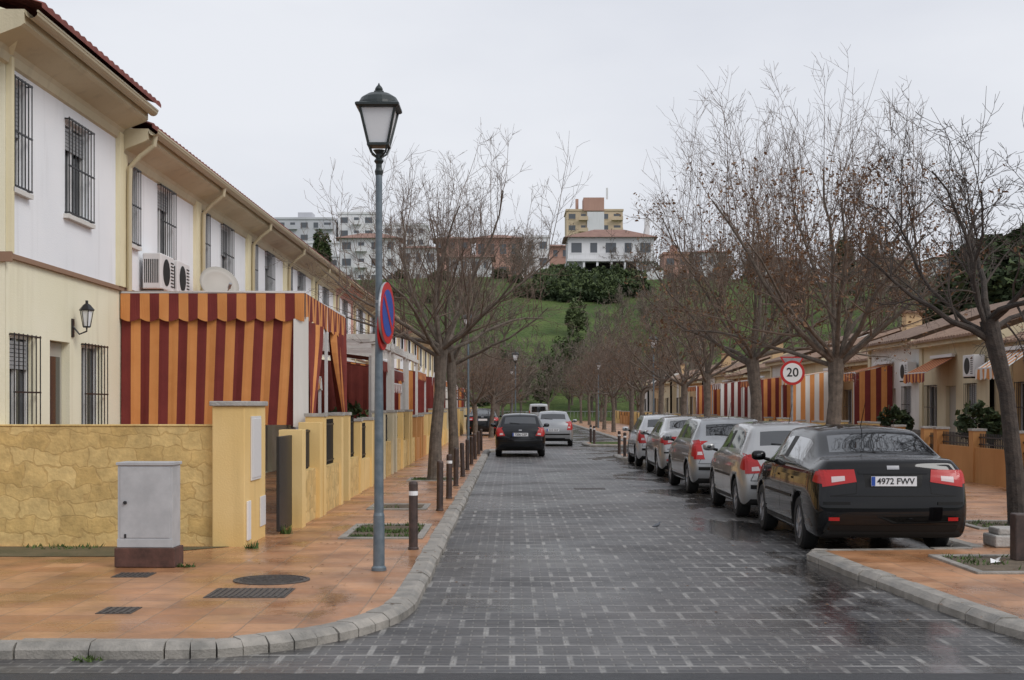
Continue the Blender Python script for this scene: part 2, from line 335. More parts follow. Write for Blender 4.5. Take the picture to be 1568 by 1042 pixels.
def pit(x0,x1,y0,y1,z=.1,grass=1.0):
    e=empty('tree_pit',(0,0,0)); mb=MB(); w=.09
    for b in ((x0,x1,y0,y0+w),(x0,x1,y1-w,y1),(x0,x0+w,y0+w+.003,y1-w-.003),(x1-w,x1,y0+w+.003,y1-w-.003)): mb.box(b[0],b[1],b[2],b[3],z-.03,z+.022)
    mb.obj('border',[m_kerb],e,bevel=.008)
    mb=MB(); mb.quad((x0+w,y0+w,z+.004),(x1-w,y0+w,z+.004),(x1-w,y1-w,z+.004),(x0+w,y1-w,z+.004)); mb.obj('soil',[m_soil],e)
    mb=MB()
    for i in range(int(900*(x1-x0)*(y1-y0)*grass)):
        x=R.uniform(x0+w,x1-w);y=R.uniform(y0+w,y1-w)
        if noise.noise(Vector((x*2.2,y*2.2,0)))<.0: continue
        grass_blades(mb,x,y,z,R.uniform(.02,.065))
    mb.obj('grass',[m_grassdk],e)
pit(-2.15,-1.1,16.9,18.9,grass=.8); pit(-2.3,-1.35,21.6,22.8,grass=.1); pit(4.55,6.3,13.4,15.0,grass=.2); pit(-2.3,-1.2,29.8,31.0,grass=.4)
pit(6.2,7.5,18.2,19.5,grass=.2)
sheet('verge',[(3.4,58.6),(4.6,58.3),(4.8,62),(3.5,61.8)],.104,m_grass)
mb=MB(); mb.box(4.75,6.2,12.0,12.75,.09,.106); mb.obj('concrete_slab',[m_kerb],bevel=.005)
sheet('verge',[(-20,14.9),(-4.3,14.95),(-3.7,15.6),(-3.3,16.0),(-20,16.02)],.103,m_moss)
def tuft(x,y,n=60,r=.12,h=.12,z=.1):
    mb=MB()
    for i in range(n):
        a=R.uniform(0,6.28);q=r*math.sqrt(R.random()); grass_blades(mb,x+q*math.cos(a),y+q*math.sin(a)*.5,z,R.uniform(.3,1)*h)
    mb.obj('grass_tuft',[m_grassdk])
for (x,y,n,rr,h) in ((-3.35,14.0,50,.12,.05),(-3.0,15.8,40,.08,.1),(-5.2,15.9,120,.5,.06),(-2.9,17.6,40,.08,.15),(-2.9,9.4,40,.12,.05),(-2.93,24,60,.1,.14)):
    tuft(x,y,n,rr,h,.1 if y>9.4 else 0)
mb=MB(); mb.poly([(-.07,-.04,.01),(.05,-.05,.03),(.08,.04,.01),(-.04,.06,.05)]); mb.poly([(-.02,-.03,.05),(.05,-.02,.08),(.04,.05,.02)]); mb.obj('litter',[m_wh],loc=(5.05,14.3,.1))
mb=MB()
for i in range(1000):
    sd_=R.choice((0,1,1))
    if sd_: x=R.gauss(5.6,1.6); y=R.uniform(9.5,45)
    else: x=R.gauss(-1.6,.6); y=R.uniform(11,45)
    if 3.3<x<5.25 and y>15.6: z=.004
    elif -0.8<x<3.4: z=.004
    else: z=.108
    s=R.uniform(.012,.03); a=R.uniform(0,6.28); c,s2=math.cos(a)*s,math.sin(a)*s
    mb.quad((x-c,y-s2,z),(x+s2*.6,y-c*.6,z+.006),(x+c,y+s2,z+.002),(x-s2*.6,y+c*.6,z+.004))
mb.obj('fallen_leaves',[m_leafb])

# ------------------------------------------------------------------ street lamp
def lamp(loc,sign=False):
    e=empty('street_lamp',loc)
    mb=MB(); mb.lathe([(.075,0),(.075,.03),(.058,.05),(.056,.55),(.048,.58),(.045,1.6),(.036,2.4),(.033,3.95),(.03,4.0)],20,0)
    mb.obj('post',[m_polegrey,m_polegrey],e,smooth=False)
    mb=MB(); mb.lathe([(.036,3.95),(.042,3.99),(.03,4.02),(.03,4.06),(.05,4.09),(.03,4.12),(.03,4.16),(.06,4.2)],16,0)
    for a in range(4):
        an=math.pi/4+a*math.pi/2; c,s=math.cos(an),math.sin(an)
        mb.tube([(.03*c,.03*s,4.13),(.10*c,.10*s,4.17),(.14*c,.14*s,4.25)],[.011]*3,6,0)
        mb.tube([(.135*c,.135*s,4.25),(.245*c,.245*s,4.60)],[.014,.014],6,0)
    def sq(prof,m): mb.lathe(prof,4,m,n4=True)
    sq([(.155,4.235),(.155,4.26),(.135,4.262)],0)
    sq([(.255,4.595),(.28,4.60),(.305,4.615),(.305,4.635),(.28,4.645)],0)
    mb.lathe([(.21,4.64),(.205,4.67),(.175,4.72),(.11,4.76),(.05,4.775),(.05,4.79)],24,0)
    mb.lathe([(.035,4.79),(.04,4.81),(.03,4.83),(.012,4.85),(.004,4.87)],12,0)
    mb.obj('lantern_frame',[m_lampblk],e)
    mb=MB(); mb.lathe([(.125,4.262),(.232,4.594)],4,0,n4=True); mb.obj('diffuser',[m_lampglass],e)
    if sign:
        s=empty('parking_sign',(0,0,0)); s.parent=e; s.location=(.075,-.02,2.57); s.rotation_euler=(0,0,math.radians(82))
        mb=MB(); mb.lathe([(.305,-.012),(.31,0),(.305,.012)],40,0,axis='y'); mb.obj('plate_back',[m_galv],s)
        mb=MB(); mb.lathe([(.307,-.0165),(.307,-.013)],40,0,axis='y'); mb.lathe([(.235,-.020),(.235,-.017)],40,1,axis='y')
        mb.obj('face',[m_red,m_blue],s,fix=True)
        mb=MB(); k=.235*.707
        mb.v+=[(-k-.02,-.0235,k-.02),(-k+.02,-.0235,k+.02),(k+.02,-.0235,-k+.02),(k-.02,-.0235,-k-.02)]; mb.f.append((0,1,2,3)); mb.m.append(0)
        mb.obj('bar',[m_red],s)
        mb=MB(); mb.box(-.03,.03,0.01,.1,.1,.13); mb.box(-.03,.03,0.01,.1,-.13,-.1); mb.obj('bracket',[m_galv],s)
        s2=MB(); s2.lathe([(.2,-.01),(.2,.01)],32,0,axis='y'); o=s2.obj('lower_plate',[m_red],s,fix=True); o.location=(-.03,.03,-.17)
    return e
lamp((-1.33,13.7,.1),True)
lamp((.2,80,.1)); lamp((-1.5,47,.1)); lamp((6.4,62,.1)); lamp((0.0,118,.1)); lamp((6.3,100,.1))

mb=MB(); mb.lathe([(.062,0),(.06,.02),(.052,.03),(.052,.62)],16,0); mb.lathe([(.053,.62),(.053,.67)],16,1); mb.lathe([(.052,.67),(.052,.75),(.045,.775),(.02,.785)],16,0)
bol=mb.mesh('bollard_mesh',[m_boll,m_wh])
mb=MB(); mb.lathe([(.062,0),(.06,.02),(.052,.03),(.052,.62)],16,0); mb.lathe([(.052,.67),(.052,.75),(.045,.775),(.02,.785)],16,0); mb.lathe([(.048,.62),(.048,.68)],16,0)
bol2=mb.mesh('bollard_mesh2',[m_boll])
addobj('bollard',bol,loc=(-1.13,15.7,.1))
for y in (21.5,24.3,28.0,31.8,35,38.4,42,46,50): addobj('bollard',bol if y in(24.3,) else bol2,loc=(-1.13+R.uniform(-.02,.02),y,.1),rot=(R.uniform(-.03,.03),R.uniform(-.03,.03),0))
for p in ((3.62,44.0),(3.62,46.3),(5.5,52),(5.5,54),(3.5,58.4),(3.5,61),(.6,58),(.6,63),(.6,68)): addobj('bollard',bol,loc=(p[0],p[1],.1))
mb=MB(); mb.box(-.09,.09,-.09,.09,0,.5); mb.obj('square_bollard',[m_boll],loc=(5.42,14.6,.1),bevel=.015)
mb=MB(); mb.box(-.35,.35,-.22,.22,0,.14); mb.box(-.3,.3,-.18,.18,.14,.22); mb.obj('stone_block',[m_stoneb],loc=(5.95,16.1,.1),bevel=.02)

e=empty('utility_cabinet',(-3.73,14.1,.1),(0,0,math.radians(-2)))
mb=MB(); mb.box(-.31,.31,-.17,.17,0,.20); mb.obj('base',[m_cabbase],e,bevel=.01)
mb=MB(); mb.box(-.28,.28,-.15,.15,.2,1.04); mb.box(-.295,.295,-.165,.165,1.04,1.07); mb.box(-.255,.255,-.156,-.149,.30,1.02); mb.box(-.285,.285,-.158,-.15,.205,.29)
mb.obj('cabinet',[m_cab],e,bevel=.006)
mb=MB(); mb.lathe([(.018,-.175),(.018,-.155)],12,0,c=(-.2,0,.66),axis='y'); mb.box(-.21,-.19,-.162,-.156,.3,.34); mb.obj('lock',[m_iron],e)

# ------------------------------------------------------------------ houses
def facade(mb,W,z0,z1,ops,m,rev=.16,x=0):
    yy=sorted(set([0,W]+[o[0] for o in ops]+[o[1] for o in ops])); zz=sorted(set([z0,z1]+[o[2] for o in ops]+[o[3] for o in ops]))
    for a,b in zip(yy,yy[1:]):
        for c,d in zip(zz,zz[1:]):
            if any(o[0]<=a and b<=o[1] and o[2]<=c and d<=o[3] for o in ops): continue
            mb.quad((x,a,c),(x,b,c),(x,b,d),(x,a,d),m)
    for (a,b,c,d) in ops:
        X=x-rev
        mb.quad((x,a,c),(x,a,d),(X,a,d),(X,a,c),m); mb.quad((x,b,c),(X,b,c),(X,b,d),(x,b,d),m)
        mb.quad((x,a,d),(x,b,d),(X,b,d),(X,a,d),m); mb.quad((x,a,c),(X,a,c),(X,b,c),(x,b,c),m)
def window_parts(wg,wi,a,b,c,d,grille=True,shut=.45):
    X=-.13
    wg.quad((X,a,c),(X,b,c),(X,b,d),(X,a,d),0)
    f=.05
    for bx in ((a,b,c,c+f),(a,b,d-f,d),(a,a+f,c+f,d-f),(b-f,b,c+f,d-f),((a+b)/2-.03,(a+b)/2+.03,c+f,d-f)): wg.box(X+.003,X+.04,bx[0],bx[1],bx[2],bx[3],1)
    if shut>0: 
        zs=d-(d-c)*shut; k=int((d-f-zs)/.05)
        for i in range(k): wg.box(X+.045,X+.06,a+.03,b-.03,zs+i*.05,zs+i*.05+.042,2)
    wg.box(-.12,.07,a-.07,b+.07,c-.06,c-.003,3)
    if grille:
        x0=.06; n=max(5,int((b-a)/.13))
        for i in range(n+1):
            y=a-.02+(b-a+.04)*i/n; wi.box(x0,x0+.012,y-.006,y+.006,c+.01,d-.0)
        for z in (c+.02,c+(d-c)*.5,d-.02):
            wi.box(x0-.004,x0+.016,a-.03,b+.03,z-.01,z+.01)
        for y in (a-.01,b+.01):
            for z in (c+.02,d-.02): wi.box(.0,x0,y-.01,y+.01,z-.008,z+.008)
def lathroof(mb,W,x0,z0,x1,z1,m,pitch=.24,y0=0):
    n=int((W-y0)/pitch); nn=n*4
    for i in range(nn):
        ya=y0+(W-y0)*i/nn; yb=y0+(W-y0)*(i+1)/nn; ha=.035*abs(math.sin(math.pi*i/4)); hb=.035*abs(math.sin(math.pi*(i+1)/4))
        mb.quad((x0,ya,z0+ha),(x0,yb,z0+hb),(x1,yb,z1+hb),(x1,ya,z1+ha),m)
        mb.quad((x0,ya,z0-.05),(x0,yb,z0-.05),(x0,yb,z0+hb),(x0,ya,z0+ha),m)
def unit2(W,up,gr,doors,dz=0,wallm=m_white,corm=m_cream2,grm=m_pale,pilm=m_cream,roofm=m_roof,seed=0,over=0,pil0=.2,pipe=True,tile=.50):
    parts=[]
    rr=random.Random(seed)
    T=5.62+dz; y0=-over
    mb=MB(); facade(mb,W,3.56,T,up,0); parts.append(('upper_wall',mb,[wallm]))
    mb=MB(); facade(mb,W,0,3.5,gr+doors,0)
    mb.box(-8,-.17,0.01,.12,0,T,1); mb.box(-8,-.17,W-.12,W-.01,0,T,1); mb.box(-8,-7.8,.12,W-.12,0,T,1)
    mb.quad((-.165,.12,0),(-.165,W-.12,0),(-.165,W-.12,T),(-.165,.12,T),2)
    parts.append(('ground_wall',mb,[grm,wallm,m_dark]))
    mb=MB(); mb.box(-.02,.05,0,W,3.50,3.56,0); parts.append(('floor_band',mb,[m_bandc]))
    mb=MB()
    mb.box(.001,.07,0.002,pil0,3.56,T-.02,0); mb.box(.001,.07,W-.2,W-.002,3.56,T-.02,0); parts.append(('pilasters',mb,[pilm]))
    pr=[(0,T-.12),(.04,T-.10),(.06,T-.0),(.09,T+.05),(.40,T+.17),(.44,T+.2),(.44,T+.36),(-.2,T+.36)]
    mb=MB()
    for (a,b) in zip(pr,pr[1:]): mb.quad((a[0],y0,a[1]),(a[0],W,a[1]),(b[0],W,b[1]),(b[0],y0,b[1]),0)
    mb.poly([(p[0],y0+.001,p[1]) for p in pr]+[(-.2,y0+.001,T-.12)],0); mb.poly([(p[0],W-.001,p[1]) for p in pr]+[(-.2,W-.001,T-.12)],0)
    gp=[(.445+.075+.075*math.cos(math.pi*(1+k/6)),T+.33+.075*math.sin(math.pi*(1+k/6))) for k in range(7)]
    for (a,b) in zip(gp,gp[1:]): mb.quad((a[0],y0,a[1]),(a[0],W,a[1]),(b[0],W,b[1]),(b[0],y0,b[1]),1)
    mb.box(.585,.60,y0,W,T+.325,T+.35,1)
    parts.append(('cornice',mb,[corm,m_pipe]))
    mb=MB(); lathroof(mb,W,tile,T+.43,-4,T+1.9,0,y0=y0); mb.quad((-4,y0,T+1.9),(-4,W,T+1.9),(-8.4,W,T+.3),(-8.4,y0,T+.3),0)
    for s in (.003,W-.003): mb.poly([(.3,s,T+.33),(-4,s,T+1.88),(-8.3,s,T+.3)],1)
    parts.append(('roof',mb,[roofm,wallm]))
    if pipe:
        mb=MB(); y=.12
        mb.tube([(.52,y,T+.28),(.50,y,T+.12),(.28,y,T-.05),(.13,y,T-.22),(.12,y,T-.6),(.12,y,3.6),(.12,y,.1)],[.04]*7,10,0); parts.append(('downpipe',mb,[m_pipe]))
    wg=MB(); wi=MB()
    for o in up: window_parts(wg,wi,*o,shut=rr.choice((.3,.5,.5,.9)))
    for o in gr: window_parts(wg,wi,*o,shut=rr.choice((.0,.3,.6)))
    for (a,b,c,d) in doors:
        wg.box(-.15,-.11,a+.01,b-.01,c,d-.01,4); wg.box(-.11,-.095,a+.12,b-.12,c+.2,c+1.0,4); wg.box(-.11,-.095,a+.12,b-.12,c+1.15,d-.2,0)
    parts.append(('windows',wg,[m_glass,m_frame,m_shut,m_sill,m_door])); parts.append(('window_grilles',wi,[m_iron]))
    return [(n,b.mesh('house_'+n,ms)) for n,b,ms in parts]
def place(name,parts,loc,rot=(0,0,0)):
    e=empty(name,loc,rot)
    for n,me in parts: addobj(n,me,e)
    return e
XF=-6.0
u0=unit2(4.7,[(.14,.68,4.36,5.70),(2.15,3.2,4.32,5.62)],[(.12,.98,1.2,2.62),(2.85,3.85,1.2,2.62)],[(1.55,2.35,.1,2.6)],dz=.29,seed=1,over=.62,pil0=.09,pipe=False,tile=.64)
h0=place('terraced_house',u0,(XF,16.25,0))
mb=MB(); mb.box(-8,-.003,-.02,.009,0,5.9,0); mb.poly([(.1,-.025,5.9),(.44,-.6,6.2),(-4,-.6,7.75),(-8.3,-.6,6.2),(-8.3,-.025,5.9)],0); mb.obj('gable_wall',[m_pale],h0)
mb=MB(); mb.box(-8,.09,-.06,-.021,3.45,3.57,0); mb.obj('gable_band',[m_bandc],h0)
def wall_lantern(p):
    e2=empty('wall_lantern',p); e2.parent=h0
    mb=MB(); mb.box(0,.02,-.04,.04,-.1,.15); mb.tube([(.01,0,.05),(.1,0,-.06),(.2,0,-.02),(.2,0,.03)],[.012]*4,6)
    mb.lathe([(.05,.03),(.05,.05)],6,0,c=(.2,0,0)); mb.lathe([(.1,.26),(.11,.27),(.05,.34),(.02,.36),(.02,.4)],6,0,c=(.2,0,0))
    for a in range(6):
        c,s=math.cos(a*math.pi/3),math.sin(a*math.pi/3); mb.tube([(.2+.05*c,.05*s,.04),(.2+.09*c,.09*s,.27)],[.006]*2,4)
    mb.obj('frame',[m_iron],e2); mb=MB(); mb.lathe([(.04,.05),(.078,.26)],6,0,c=(.2,0,0)); mb.obj('glass',[m_lampglass],e2)
wall_lantern((.0,2.45,2.78))
upw=[(.42,.95,4.28,5.5),(2.25,3.25,4.28,5.5)]; gw=[(.5,1.5,1.15,2.5)]; dw=[(2.3,3.2,.1,2.45)]
variants=[unit2(5.05,upw,gw,dw,0,seed=2),unit2(5.05,upw,gw,dw,0,seed=3,corm=m_cream2),
          unit2(5.05,upw,gw,dw,0,seed=4,corm=m_pink,pilm=m_pink,grm=m_cream),unit2(5.05,upw,gw,dw,0,seed=5,corm=m_cream2,wallm=m_white,pilm=m_orange,grm=m_yel)]
seq=[0,1,0,0,1,2,0,3,1,0,2,0,3,0,1,0,3,1,0]
for k,vi in enumerate(seq): place('terraced_house',variants[vi],(XF,20.95+5.05*k,0))
def ac(loc,rot=0):
    e=empty('air_conditioner',loc,(0,0,rot)); mb=MB(); mb.box(0.05,.35,0,.85,0,.58); mb.obj('case',[m_frame],e,bevel=.02)
    mb=MB(); mb.lathe([(.22,.352),(.22,.356)],24,0,c=(0,.34,.29),axis='x')
    for i in range(8): mb.box(.352,.357,.62,.8,.08+i*.055,.1+i*.055)
    for i in range(8): mb.box(.08+i*.03,.095+i*.03,-.004,0,.1,.48)
    mb.box(0,.36,.1,.13,-.03,0); mb.box(0,.36,.7,.73,-.03,0); mb.obj('fan_grille',[m_trim],e)
ac((XF+.02,22.0,3.62)); ac((XF+.02,23.1,3.62))
e=empty('satellite_dish',(XF+.55,25.4,3.95),(math.radians(62),0,math.radians(35)))
mb=MB(); mb.lathe([(.02,0),(.15,.012),(.28,.045),(.38,.09),(.38,.095),(.28,.05),(.15,.017),(.02,.005)],32,0); mb.obj('dish',[mat('dish_grey',(.42,.40,.36),.5)],e,smooth=True)
mb=MB(); mb.tube([(0,-.36,.08),(0,-.3,.45)],[.012,.012],6); mb.tube([(0,-.3,.42),(0,-.26,.52)],[.03,.03],8,cap=True); mb.tube([(0,0,0),(0,-.1,-.3),(0,-.3,-.5)],[.02]*3,6); mb.obj('arm',[m_galv],e)

# ------------------------------------------------------------------ garden walls left
XW=-2.98
gwall=empty('garden_wall')
mb=MB(); mb.box(-20,-3.5,16.08,16.3,.0,1.50,0); mb.box(-20,-3.5,16.07,16.31,1.50,1.525,1)
mb.obj('wall',[m_stone,m_stone],gwall,bevel=.012)
mb=MB(); mb.box(-3.5,-3.12,16.0,17.35,0,1.74,0); mb.box(-3.53,-3.09,15.97,17.38,1.74,1.80,1); mb.obj('pillar',[m_yel,m_stoneb],gwall,bevel=.012)
mb=MB(); mb.box(-3.119,-3.10,16.35,16.95,.85,1.62,0); mb.box(-3.10,-3.092,16.38,16.92,.88,1.59,0); mb.box(-3.119,-3.105,16.95,17.3,.25,.62,0); mb.box(-3.119,-3.10,16.1,16.3,.16,.62,1)
mb.obj('meter_box',[m_frame,m_wh],gwall,bevel=.004)
def fence_unit(W,h=.80,wm=m_stone,pm=m_yel,solid=False,ph=1.58):
    p=[]; g0=W*.42; g1=g0+1.0; pw=.27
    mb=MB(); mb.box(-.1,.1,pw,g0,0,h,0); mb.box(-.1,.1,g1+pw,W,0,h,0); p.append(('wall',mb.mesh('gw',[wm])))
    mb=MB()
    for y in (0,g0,g1): mb.box(-.14,.14,y+.003,y+pw,0,ph,0); mb.box(-.16,.16,y-.01,y+pw+.02,ph,ph+.05,1)
    p.append(('pillars',mb.mesh('gp',[pm,m_stoneb])))
    mb=MB()
    for (a,b) in ((pw,g0),(g1+pw,W)):
        mb.box(-.015,.015,a,b,h+.05,h+.08); mb.box(-.015,.015,a,b,ph-.15,ph-.12)
        n=int((b-a)/.1)
        for i in range(n): y=a+(b-a)*(i+.5)/n; mb.box(-.009,.009,y-.008,y+.008,h+.0,ph-.05)
        if solid: mb.box(-.004,.004,a,b,h+.08,ph-.15)
    a,b=g0+pw+.03,g1-.03; mb.box(-.02,.02,a,b,.12,.16); mb.box(-.02,.02,a,b,ph-.2,ph-.16); mb.box(-.02,.02,a,b,.8,.83)
    mb.box(-.008,.008,a,b,.16,.8)
    for i in range(7): y=a+(b-a)*(i+.5)/7; mb.box(-.009,.009,y-.008,y+.008,.83,ph-.1)
    p.append(('gate_and_railing',mb.mesh('gr',[m_iron])))
    return p
fv=[fence_unit(5.05,solid=True),fence_unit(5.05,h=.7,wm=m_yel,pm=m_yel,solid=True,ph=1.45),fence_unit(5.05,h=.9,wm=m_stone,pm=m_cream2,solid=True),fence_unit(5.05,h=.75,wm=m_orange,pm=m_orange,ph=1.4)]
mb=MB(); mb.box(-.02,.02,0,1.0,.14,1.35); mb.box(-.16,.16,1.0,1.3,0,1.42,1); mb.box(-.1,.1,1.3,2.7,0,.83,2); mb.box(-.16,.16,2.7,3.0,0,1.5,1)
for i in range(13): mb.box(-.009,.009,1.35+i*.1,1.366+i*.1,.83,1.4,0)
mb.box(-.015,.015,1.3,2.7,1.36,1.39,0); mb.box(-.004,.004,1.3,2.7,.85,1.36,0)
mb.obj('gate_wall',[m_iron,m_yel,m_stone],gwall,loc=(XW,17.45,.0),bevel=.006)
for k in range(19): place('garden_wall',fv[[0,1,2,0,3,1,0,1,2,3][k%10]],(XW+R.uniform(-.03,.03),20.6+5.05*k,0))

# ------------------------------------------------------------------ awnings
def stripes_panel(mb,p0,p1,p2,p3,n,wave=0.0,nv=1,nrm=(0,-1,0)):
    p0,p1,p2,p3=map(Vector,(p0,p1,p2,p3)); nrm=Vector(nrm); sub=3
    for i in range(n*sub):
        for j in range(nv):
            def P(u,v):
                q=p0.lerp(p1,u).lerp(p3.lerp(p2,u),v); return q+nrm*wave*(math.sin(u*n*1.9+v*1.3)+.5*math.sin(u*n*4.3+2))*(.3+.7*v)
            a,b=i/(n*sub),(i+1)/(n*sub); c,d=j/nv,(j+1)/nv
            mb.quad(P(a,c),P(b,c),P(b,d),P(a,d),(i//sub)%2)
def valance(mb,a,b,n,h,nrm,scal=True):
    a=Vector(a);b=Vector(b)
    for i in range(n):
        for k in range(4):
            u0=(i+k/4)/n;u1=(i+(k+1)/4)/n
            d0=h+(.05*abs(math.sin(math.pi*u0*n/2.))if scal else 0); d1=h+(.05*abs(math.sin(math.pi*u1*n/2.)) if scal else 0)
            q0=a.lerp(b,u0);q1=a.lerp(b,u1); w0=Vector(nrm)*.02*math.sin(u0*n*1.7); w1=Vector(nrm)*.02*math.sin(u1*n*1.7)
            mb.quad(q0,q1,q1-Vector((0,0,d1))+w1,q0-Vector((0,0,d0))+w0,i%2)
aw=empty('striped_awning')
mb=MB(); y0=21.0; xa,xb=XF+.02,-3.2
stripes_panel(mb,(xa,y0,3.30),(xb+.0,y0,3.30),(xb-.12,y0,1.45),(xa,y0,1.45),19,wave=.018,nv=8)
mb.obj('side_curtain',[m_str2,m_str1],aw,smooth=False)
mb=MB(); valance(mb,(xa,y0-.06,3.46),(xb+.03,y0-.06,3.46),19,.38,(0,-1,0))
valance(mb,(xb+.05,y0-.06,3.46),(xb+.05,26.0,3.40),30,.38,(1,0,0))
stripes_panel(mb,(xb+.05,y0-.06,3.462),(xb+.05,26,3.402),(xa,26,3.5),(xa,y0-.06,3.5),30)
mb.obj('canopy',[m_str1,m_str2],aw)
mb=MB(); mb.box(xa,xb+.04,y0-.05,y0-.0,3.465,3.50); mb.box(xb-.0,xb+.04,y0,26,3.42,3.455)
for y in (y0,23.4,25.95): mb.box(xb,xb+.05,y,y+.05,.1,3.42)
mb.obj('frame',[m_frame],aw)
mb=MB(); stripes_panel(mb,(xb-.14,y0-.04,3.1),(xb+.09,y0-.04,3.1),(xb+.09,y0-.04,1.42),(xb-.14,y0-.04,1.42),1,wave=.02,nv=4); mb.obj('white_edge',[m_str3],aw)
def tied(name,ya,sg,drop):
    mb=MB(); n=26
    for i in range(n):
        for j in range(12):
            def P(u,v):
                tie=1-.75*math.sin(min(1,v*1.15)*math.pi/2)**2 if v<.87 else .25+(v-.87)*1.2
                return (xb+.03+.06*math.sin(u*n*.95+v*2),ya+sg*u*1.85*max(.2,tie),3.05-v*drop)
            mb.quad(P(i/n,j/12),P((i+1)/n,j/12),P((i+1)/n,(j+1)/12),P(i/n,(j+1)/12),1 if (i//3)%3==1 else 0)
    mb.obj(name,[m_fold,m_str1],aw,smooth=True)
tied('front_curtain',y0+.15,1,2.1); tied('front_curtain_far',25.9,-1,2.2)

def small_awning(x0,x1,ya,yb,zb,zf,ms,posts=True,side=False,name='awning'):
    e=empty(name); n=max(6,int((yb-ya)/.16)); mb=MB(); sg=1 if x1>x0 else -1
    stripes_panel(mb,(x0,ya,zb),(x0,yb,zb),(x1,yb,zf),(x1,ya,zf),n,nv=2); valance(mb,(x1+.01*sg,ya,zf),(x1+.01*sg,yb,zf),n,.22,(sg,0,0))
    if side:
        nn=max(5,int(abs(x1-x0)/.16)); zz=.25 if side==2 else 1.2
        stripes_panel(mb,(x0,ya,zb-.02),(x1,ya,zf-.02),(x1,ya,zz),(x0,ya,zz),nn,wave=.03,nv=4)
    mb.obj('fabric',ms,e)
    mb=MB(); mb.box(min(x0,x0+.1*sg),max(x0,x0+.1*sg),ya,yb,zb+.01,zb+.1); mb.box(min(x1-.05*sg,x1),max(x1-.05*sg,x1),ya,yb,zf+.004,zf+.035)
    if posts:
        for y in (ya,yb-.06): mb.box(min(x1-.06*sg,x1),max(x1-.06*sg,x1),y,y+.06,.1,zf)
    mb.obj('frame',[m_frame],e)
A=[m_str2,m_str1]; B=[m_str3,m_str2]; C=[m_fold,m_fold]; D=[m_str3,m_str1]
lx=XF+.05
small_awning(lx,-4.2,27.0,30.2,2.95,2.35,D)
small_awning(lx,-3.2,31.2,35.6,3.2,2.85,C,side=False)
small_awning(lx,-3.2,36.4,40.6,3.1,2.7,C,side=True)
small_awning(lx,-3.6,41.6,45,3.0,2.4,B)
small_awning(lx,-3.2,46.5,51,3.3,2.9,A,side=True)
small_awning(lx,-3.2,56,60.5,3.2,2.9,[m_str2,m_str2],side=True)
small_awning(lx,-3.2,66,71,3.2,2.9,A,side=True); small_awning(lx,-3.2,76,81,3.2,2.9,B,side=True); small_awning(lx,-3.2,91,96,3.2,2.9,A,side=True)
mb=MB()
for k in range(3):
    y=31.1+k*5.05
    for q in range(3): mb.box(-5.9,-3.1,y+q*1.5,y+q*1.5+.08,3.25,3.37)
    mb.box(-3.2,-3.1,y-.2,y+4.4,3.14,3.245)
    for yy in (y,y+4): mb.box(-3.19,-3.11,yy,yy+.08,.1,3.135)
mb.obj('pergola',[m_sill])

# ------------------------------------------------------------------ right-hand row (single storey)
def unit1(W,wm,gm,seed=0,roofm=m_roofb,T=3.6,hip=0):
    rr=random.Random(seed); parts=[]
    gr=[(.6,1.6,1.05,2.35),(4.2,5.0,1.2,2.35)]; dr=[(2.4,3.3,.1,2.3)]
    mb=MB(); facade(mb,W,0,T,gr+dr,0); mb.box(-7,-.17,0,.12,0,T,0); mb.box(-7,-.17,W-.12,W,0,T,0); mb.quad((-.165,.12,0),(-.165,W-.12,0),(-.165,W-.12,T),(-.165,.12,T),1)
    for s in (.0,W): mb.poly([(0,s,T),(-3.5,s,T+1.25),(-7,s,T)],0)
    parts.append(('walls',mb,[wm,m_dark]))
    mb=MB(); mb.box(.002,.05,0,.3,0,T-.1,0); mb.box(-.02,.3,0,W,T-.14,T-.0,0); mb.box(.002,.03,.3,W,.0,.6,1); parts.append(('trim',mb,[gm,m_orange]))
    mb=MB(); lathroof(mb,W,.42,T+.03,-3.5,T+1.32,0)
    mb.quad((-3.5,0,T+1.34),(-3.5,W,T+1.34),(-7.3,W,T),(-7.3,0,T),0)
    if hip: mb.box(-2.6,-2.0,1.2,1.8,T+.6,T+1.9,1); mb.box(-2.7,-1.9,1.1,1.9,T+1.9,T+1.98,0)
    parts.append(('roof',mb,[roofm,wm]))
    wg=MB();wi=MB()
    for o in gr: window_parts(wg,wi,*o,shut=rr.choice((0,.4,.7)))
    for (a,b,c,d) in dr: wg.box(-.15,-.11,a+.01,b-.01,c,d-.01,4)
    parts.append(('windows',wg,[m_glass,m_frame,m_shut,m_sill,m_door])); parts.append(('window_grilles',wi,[m_iron]))
    return [(n,b.mesh('h1_'+n,ms)) for n,b,ms in parts]
rv=[unit1(6,m_rpale,m_cream2,1),unit1(6,m_rtan,m_rpale,2,T=3.35,hip=1),unit1(6,m_rwhite,m_rpale,3,T=3.75,roofm=m_roofm)]
XR=12.4
for k in range(18): place('row_house',rv[[0,1,0,2,1,0,2][k%7]],(XR+(.5 if k%3==1 else 0),29.6+6*k,0),(0,0,math.pi))
fr=[fence_unit(6.0,h=.85,wm=m_orange,pm=m_orange,ph=1.2),fence_unit(6.0,h=.55,wm=m_yel,pm=m_yel,ph=1.2),fence_unit(6.0,h=.5,wm=m_stone,pm=m_yel,ph=1.25)]
for k in range(18): place('garden_wall',fr[[0,0,2,1,2][k%5]],(10.0,29.6+6*k,0),(0,0,math.pi))
for (a,b,msx,sd,xf) in ((25.2,28.6,A,False,11.4),(32.4,34.6,D,False,11.7),(38.2,40.2,A,False,11.5),(44.5,46.5,A,2,11.1),(52,54,D,2,10.6),(58.3,61,A,2,10.2),(67,70,B,2,10.2),(76,80,A,2,10.2)):
    small_awning(XR-.05,xf,a,b,3.1,2.8 if sd else 2.65,msx,posts=bool(sd),side=sd)
